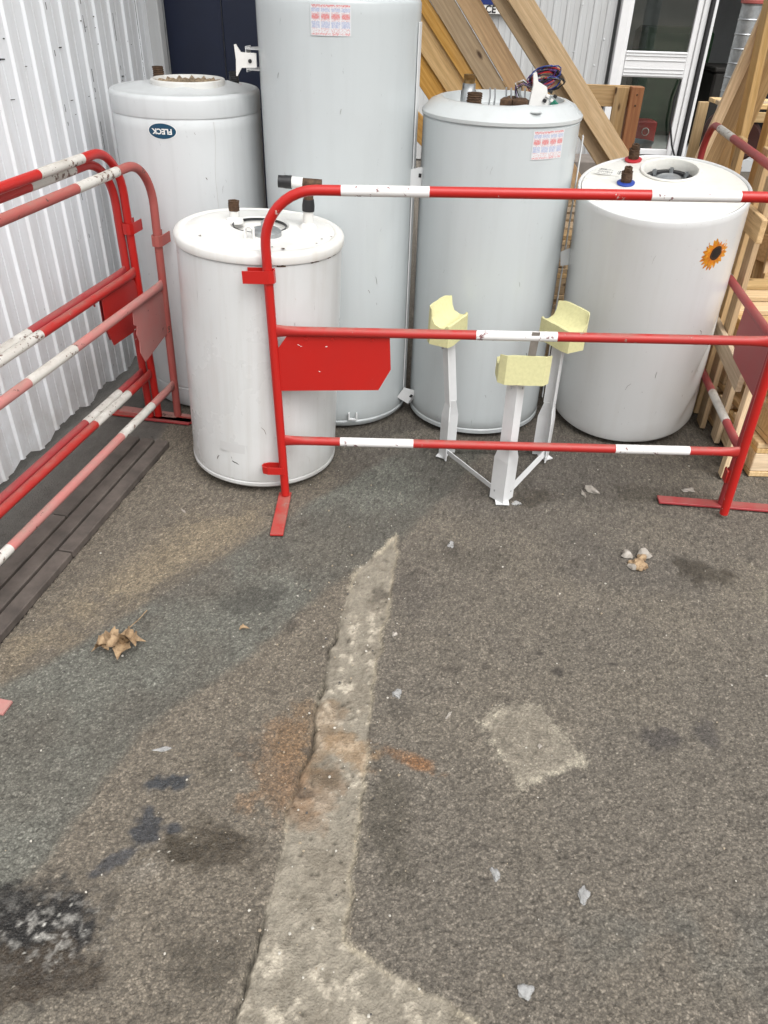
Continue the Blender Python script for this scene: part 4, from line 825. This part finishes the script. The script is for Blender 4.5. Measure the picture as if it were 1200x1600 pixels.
# ------------------------------------------------------------------ timber, pallets
def pallet(loc, rz, label, nx_=.8, ny_=1.0, rot=None, group='wooden pallets', mt='pallet', boards=7):
    r = empty('wooden_pallet', loc, label, 'pallet', rot or (0, 0, rz), group)
    for i in range(boards):
        y = -ny_/2+.05+i*(ny_-.1)/(boards-1); wd_ = .096+random.uniform(-.012, .006)
        plank('deck_board', (-nx_/2, y, .129), (nx_/2+random.uniform(-.006, .004), y+random.uniform(-.003, .003), .129), wd_, .020, mt, (0, 0, 1), r)
    for x in (-nx_/2+.05, 0, nx_/2-.05):
        plank('stringer_board', (x, -ny_/2, .108), (x, ny_/2, .108), .095, .019, mt, (0, 0, 1), r)
        plank('base_board', (x, -ny_/2, .011), (x, ny_/2, .011), .095, .020, mt, (0, 0, 1), r)
        for y in (-ny_/2+.06, 0, ny_/2-.06): MB().box((x, y, .060), (.095, .115, .075), bev=.003).build('block', mt, r, 0)
    return r
for i, lb in enumerate(('lowest pallet of the stack at right behind the barrier post', 'second pallet up in the stack at right behind the barrier post', 'top pallet of the stack at right behind the barrier post')):
    pallet((1.725+.012*i, 2.945-.01*i, .143*i-.001), R_(1+1.2*i), lb, .80, 1.0, mt='pallet')
for i, lb in enumerate(('bottom pallet of the pile behind the leaning cream tank', 'second pallet of the pile behind the leaning cream tank', 'third pallet of the pile behind the leaning cream tank', 'top pallet of the pile behind the leaning cream tank')):
    pallet((.97+.01*(i % 2), 3.80, .143*i-.001), R_(1.5*(i % 3)), lb, .60, .66, mt='pine_grey', boards=5)
# upright frame beside the right barrier
cf = empty('crate_frame', (1.255, 2.412, 0), 'pale wooden crate side standing upright between the barrier and the pallets', 'crate side', (0, 0, math.atan2(.993, .119)-math.pi/2))
for (y0, x, z1, wd_) in [(.02, -.020, .41, .042), (.075, .012, .36, .05), (.42, -.020, .95, .075), (.55, -.020, 1.02, .07), (.90, -.020, 1.0, .08), (.30, .012, .42, .07)]:
    plank('slat', (x, y0, .003), (x, y0, z1), wd_, .020, 'pallet' if z1 < .5 else 'pine_grey', (-1, 0, 0), cf)
plank('rail', (-.042, .06, .355), (-.042, .96, .405), .075, .020, 'pine_grey', (-1, 0, 0), cf); plank('rail', (-.042, .30, .80), (-.042, .96, .80), .08, .020, 'pine_grey', (-1, 0, 0), cf); plank('rail', (.034, .02, .06), (.034, .96, .06), .08, .020, 'pallet', (-1, 0, 0), cf)
up = pallet((1.86, 3.70, .0), 0, 'pallet standing on its edge behind the pallet stack at right', .9, .95, rot=(R_(82), 0, R_(2)), mt='pine')
up.location = (2.12, 3.66, .50)
up2 = empty('standing_pallet', (.90, 4.62, 0), 'pallet frame with one reddish upright standing before the glass door', 'pallet', (0, 0, R_(-2)))
plank('top_board', (-.45, 0, .985), (.375, 0, .985), .10, .022, 'pine', (0, -1, 0), up2); plank('middle_board', (-.45, .0, .5), (.375, .0, .5), .10, .022, 'pine', (0, -1, 0), up2)
plank('upright', (.27, -.024, .0), (.27, -.024, 1.03), .07, .022, 'pine', (0, -1, 0), up2); plank('upright', (.345, -.03, .0), (.345, -.03, 1.035), .065, .06, 'pine_red', (0, -1, 0), up2); plank('upright', (-.38, -.024, .0), (-.38, -.024, 1.03), .08, .022, 'pine', (0, -1, 0), up2)
for z in (.95, 1.0): MB().lathe([(.005, 0), (.004, .003), (0, .004)], 8).build('nail', 'rust', up2).matrix_local = Matrix.Translation((.345, -.061, z)) @ Matrix.Rotation(R_(90), 4, 'X')
# long timbers leaning to the left over the pallets
def lean(name, x1, z1, dxdz, y, wd_, thk, mt, label, zlo, zhi, cat='board', tilt=0.):
    o = plank(name, (x1+dxdz*(zlo-z1), y, zlo), (x1+dxdz*(zhi-z1), y+tilt, zhi), wd_, thk, mt, (0, -1, 0)); return tag(o, label, cat, group='leaning timbers')
lean('timber_beam', .463, 1.414, -.90, 3.58, .078, .045, 'pine', 'long square timber leaning highest in front, crossing towards the door', .70, 2.45, 'beam')
lean('timber_board', .392, 1.412, -.89, 3.615, .060, .022, 'pine_grey', 'narrow darker board right under the long square timber', .66, 2.4)
lean('timber_board', .270, 1.405, -.80, 3.68, .078, .028, 'pine_warm', 'warm yellow board with a dark knot, left of the long leaning timber', .64, 2.35)
lean('timber_board', .165, 1.405, -.80, 3.69, .080, .026, 'pine_grey', 'greyish grained board between two yellow leaning boards', .64, 2.3)
lean('timber_board', .084, 1.400, -.82, 3.70, .050, .026, 'pine_warm', 'narrow yellow leaning board beside the tallest tank', .64, 2.3)
lean('timber_board', .002, 1.395, -.83, 3.715, .085, .022, 'pine', 'pale rough leaning board lowest beside the tallest tank', .64, 2.2)
lean('timber_board', -.092, 1.39, -.83, 3.73, .090, .022, 'pine_warm', 'broad brownish leaning board half hidden behind the tallest tank', .64, 2.1)
o = plank('timber_prop', (.02, 3.62, 1.02), (.36, 3.60, .72), .085, .022, 'pine_warm', (0, -1, 0)); tag(o, 'short brown offcut board low between the tallest and the wired tank', 'board', 'leaning timbers')
# boards and posts leaning at the far right
def up_board(name, x0, dxdz, y, wd_, thk, mt, label, zhi=2.4, cat='board', zlo=.004, face=(0, -1, 0)):
    return tag(plank(name, (x0+dxdz*zlo, y, zlo), (x0+dxdz*zhi, y+.0, zhi), wd_, thk, mt, face), label, cat, group='upright timbers at the right')
up_board('timber_board', 1.192, .232, 3.83, .045, .022, 'pine', 'narrow board leaning furthest left at the right edge of the doorway')
up_board('timber_board', 1.255, .235, 3.86, .06, .022, 'pine_grey', 'brown board second from the left in the leaning bundle by the doorway', 2.0)
pb_ = up_board('timber_board', 1.345, .205, 3.89, .12, .022, 'pine', 'wide board with small white tag in the leaning bundle by the doorway', 2.3)
up_board('timber_post', 1.565, -.05, 3.765, .034, .07, 'pine', 'square post standing nearly upright right of the tagged board', 2.3, 'post')
up_board('timber_post', 1.640, -.01, 3.765, .034, .075, 'pine_grey', 'second square post standing nearly upright at the right edge', 2.3, 'post')
tg = MB().box((0, 0, 0), (.045, .028, .0012)).build('paper_tag', 'white_plastic', None, 0); tg.location = (1.345+.205*1.06-.02, 3.876, 1.06); tg.rotation_euler = (R_(90), R_(-20), 0); tag(tg, 'small white paper tag stapled on the wide leaning board', 'tag')
cr = empty('open_crate', (1.985, 5.05, 0), 'pale wooden crate with dark round drum showing, behind the right barrier top', 'crate')
for (a_, b_, wd_, f_) in [((-.17, -.2, .93), (.17, -.2, .93), .06, (0, 0, 1)), ((-.17, -.1, .93), (.17, -.1, .93), .09, (0, 0, 1)), ((-.17, .01, .93), (.17, .01, .93), .09, (0, 0, 1)), ((-.145, -.215, .0), (-.145, -.215, .91), .06, (0, -1, 0)), ((.145, -.215, .0), (.145, -.215, .91), .06, (0, -1, 0)), ((-.17, -.235, .88), (.17, -.235, .88), .05, (0, -1, 0)), ((-.17, -.235, .5), (.17, -.235, .5), .08, (0, -1, 0)), ((-.17, -.235, .1), (.17, -.235, .1), .08, (0, -1, 0)), ((-.145, .2, 0), (-.145, .2, .9), .06, (0, 1, 0)), ((.145, .2, 0), (.145, .2, .9), .06, (0, 1, 0))]:
    plank('crate_board', a_, b_, wd_, .022, 'pallet', f_, cr)
dr_ = MB().lathe([(0, 0), (.11, 0), (.115, .02), (.105, .04), (.11, .34), (.09, .36), (0, .35)], 28).build('drum', plain('dark_red_drum', (.055, .014, .010), .5), None); dr_.matrix_world = Matrix.Translation((1.955, 5.17, .76)) @ Matrix.Rotation(R_(90), 4, 'X'); tag(dr_, 'dark red round drum lying inside the pale crate', 'drum')
ds = MB().box((2.35, 7.66, .075), (1.5, .36, .15), bev=.01).build('door_step', plain('step_concrete', (.22, .19, .165), .85, 0, .3, 8), None, 0); tag(ds, 'low brownish step in front of the glass door', 'step')

# ------------------------------------------------------------------ litter on the asphalt
def crumple(name, loc, size, mat, label, cat, seed, flat=.35, n=2, rz=0., stretch=(1, 1)):
    rs = random.Random(seed); bm = bmesh.new(); bmesh.ops.create_icosphere(bm, subdivisions=n, radius=1)
    for v in bm.verts:
        k_ = .85+.28*math.sin(3.1*v.co.x+seed)*math.sin(3.7*v.co.y+2*seed)+.10*math.sin(6*v.co.z+5*v.co.x+seed)+rs.uniform(-.05, .05); v.co = Vector((v.co.x*size*k_*stretch[0], v.co.y*size*k_*stretch[1], max(-.15, v.co.z)*size*flat*k_*1.4+.15*size*flat))
    m = bpy.data.meshes.new(name); bm.to_mesh(m); bm.free(); m.materials.append(MAT[mat]); m.shade_smooth(); m.set_sharp_from_angle(angle=R_(48)); o = bpy.data.objects.new(name, m); COL.objects.link(o)
    o.location = (*loc, -.003); o.rotation_euler.z = rz; return tag(o, label, cat)
def leaf_mesh(b, c, ang, L, wd_, lift, curl, pitch=0.):
    N = 7; ca, sa = math.cos(ang), math.sin(ang); vs = []
    for i in range(N+1):
        t = i/N; hw = wd_*math.sin(math.pi*min(1, t*.92+.06))**.8*(1+.18*math.sin(i*2.7)); x = L*t*math.cos(pitch); zc = lift+L*t*math.sin(pitch)+curl*(1.2*math.sin(math.pi*t*1.1)+.35*math.sin(7*t+ang*3))
        for s_ in (-1, -.45, 0, .45, 1): fo_ = .8+.5*math.sin(4*t+ang*2); vs.append((c[0]+ca*x-sa*hw*s_*.8, c[1]+sa*x+ca*hw*s_*.8, c[2]+max(.001, zc+fo_*abs(s_)**1.5*hw+.25*hw*s_*math.sin(ang*5+3*t))))
    b.add(vs, [(i*5+k, i*5+k+1, (i+1)*5+k+1, (i+1)*5+k) for i in range(N) for k in range(4)])
lv = empty('dead_leaf_sprig', (-.70, 1.435, 0), 'dry brown leaf sprig with long stem lying on the dark asphalt at left', 'leaves')
for i, (dx, dy, an, L_, w_) in enumerate([(.0, .02, 3.35, .062, .017), (.012, .018, 3.95, .05, .019), (.02, .022, 4.6, .052, .020), (.028, .028, 5.4, .05, .018), (.012, .032, .25, .062, .015), (.0, .03, 2.5, .036, .016), (.016, .03, 5.9, .05, .017), (-.012, .012, 3.0, .03, .014)]):
    b = MB(); leaf_mesh(b, (1.5*dx-.3*L_*math.cos(an), 1.5*dy-.3*L_*math.sin(an)-.01, .001), an, L_*1.25, w_*1.25, .002+.0035*(i % 4), .012, [.15, .7, .1, .55, .05, .9, .45, .2][i]); b.build('leaf', 'leaf', lv, 60)
MB().tube([(.012, .045, .014), (.02, .085, .020), (.035, .13, .012), (.045, .175, .006)], [.0016, .0014, .0012, .0014], 6).build('stem', 'leaf', lv)
fr1 = MB(); leaf_mesh(fr1, (0, 0, 0), .3, .028, .008, .002, .004); o = fr1.build('leaf_scrap', 'leaf', None, 60); o.location = (-.385, 1.545, .001); tag(o, 'tiny tan leaf scrap between the leaf sprig and the concrete strip', 'leaf scrap')
cl = empty('litter_clump', (.79, 1.92, -.002), 'clump of brown and whitish rubbish on the asphalt below the stand', 'rubbish')
rs = random.Random(21)
for i in range(9):
    o = crumple('fibre_scrap' if i % 3 else 'tissue_scrap', (rs.uniform(-.03, .035), rs.uniform(-.04, .05)), rs.uniform(.012, .026), 'leaf' if i % 3 else 'paper', None, None, 30+i, .6); o.parent = cl; o.location.z = .0
for nm, lc_, sz, mt, lb, ct, sd_, fl_, st_, rz_ in [
        ('plastic_scrap', (.735, 2.312), .022, 'paper', 'torn pale film scrap between the stand and the right barrier foot', 'plastic scrap', 3, .5, (1.5, .7), -.6),
        ('plastic_scrap', (.70, 2.29), .013, 'paper', 'thin whitish shred just left of the torn film scrap', 'plastic scrap', 4, .4, (.6, 1.6), .2),
        ('plastic_scrap', (.217, 1.969), .013, 'film', 'small white scrap right of the top end of the concrete strip', 'plastic scrap', 5, .5, (.8, 1.5), -.3),
        ('plastic_scrap', (.047, 1.34), .014, 'film', 'clear plastic blob just right of the concrete strip', 'plastic scrap', 6, .5, (1, 1.2), 0),
        ('plastic_scrap', (.249, .871), .012, 'film', 'whitish plastic crumb, left of two near the bottom right', 'plastic scrap', 7, .5, (.8, 1.5), .3),
        ('plastic_scrap', (.419, .830), .014, 'film', 'clear bean shaped plastic scrap, right of two near the bottom right', 'plastic scrap', 8, .5, (.8, 1.5), -.25),
        ('plastic_scrap', (.281, .652), .014, 'film', 'clear crumpled plastic nearest the bottom edge at right', 'plastic scrap', 9, .6, (1.2, 1), .5),
        ('plastic_scrap', (-.497, 1.149), .012, 'film', 'thin clear sliver on the greenish asphalt at left', 'plastic scrap', 10, .25, (1.8, .5), .2),
        ('plastic_scrap', (.455, 2.215), .014, 'film', 'clear scrap beside the front foot of the tripod stand', 'plastic scrap', 11, .5, (1.3, .7), .2),
        ('plastic_scrap', (1.085, 2.335), .020, 'paper', 'whitish scrap between the barrier foot and the pallet corner', 'plastic scrap', 12, .3, (1.5, .7), .2),
        ('plastic_scrap', (.04, 1.555), .009, 'paper', 'tiny white crumbs right of the middle of the concrete strip', 'crumbs', 13, .4, (1, 1), .2),
        ('plastic_scrap', (.173, 1.275), .010, 'paper', 'small pale twig like shred left of the diamond patch', 'shred', 14, .3, (.4, 1.6), -.6),
        ('pebble', (.385, 1.19), .006, 'paper', 'white pebble on the diamond shaped patch', 'pebble', 15, .9, (1, 1), 0),
        ('plastic_scrap', (-.67, 2.11), .010, 'paper', 'small white shred on the ground left of the small tank', 'shred', 16, .2, (1.5, .4), -.8)]:
    crumple(nm, lc_, sz, mt, lb, ct, sd_, fl_, 3, rz_, st_)
# loose grit: too many to count
b = MB(); rs = random.Random(4); bm = bmesh.new(); bmesh.ops.create_icosphere(bm, subdivisions=1, radius=1); iv = [v.co.copy() for v in bm.verts]; bm.verts.index_update(); fi = [[v.index for v in f.verts] for f in bm.faces]; bm.free()
cnt = 0
while cnt < 480:
    y = rs.uniform(.5, 2.9)**1.0; x = rs.uniform(-1.0, 1.3)
    if abs(x) > .25+.52*y+.3: continue
    r = rs.choice([.0009, .0011, .0014, .0014, .002, .0028])*(1.2 if y > 1.4 else 1); b.cur = rs.choice([0, 0, 0, 1, 1, 2])
    if rs.random() < .35: x = -.12+rs.gauss(0, .09); y = rs.uniform(.6, 1.9)
    b.add([(x+p.x*r*rs.uniform(.7, 1.3), y+p.y*r*rs.uniform(.7, 1.3), -.0015+p.z*r*.8) for p in iv], fi); cnt += 1
gr = b.build('grit', [plain('pale_grit', (.50, .47, .41), .8), plain('tan_grit', (.34, .28, .20), .8), plain('dark_grit', (.07, .065, .06), .8)], None, 0); tag(gr, 'loose pale grit scattered over the asphalt', 'grit', kind='stuff')
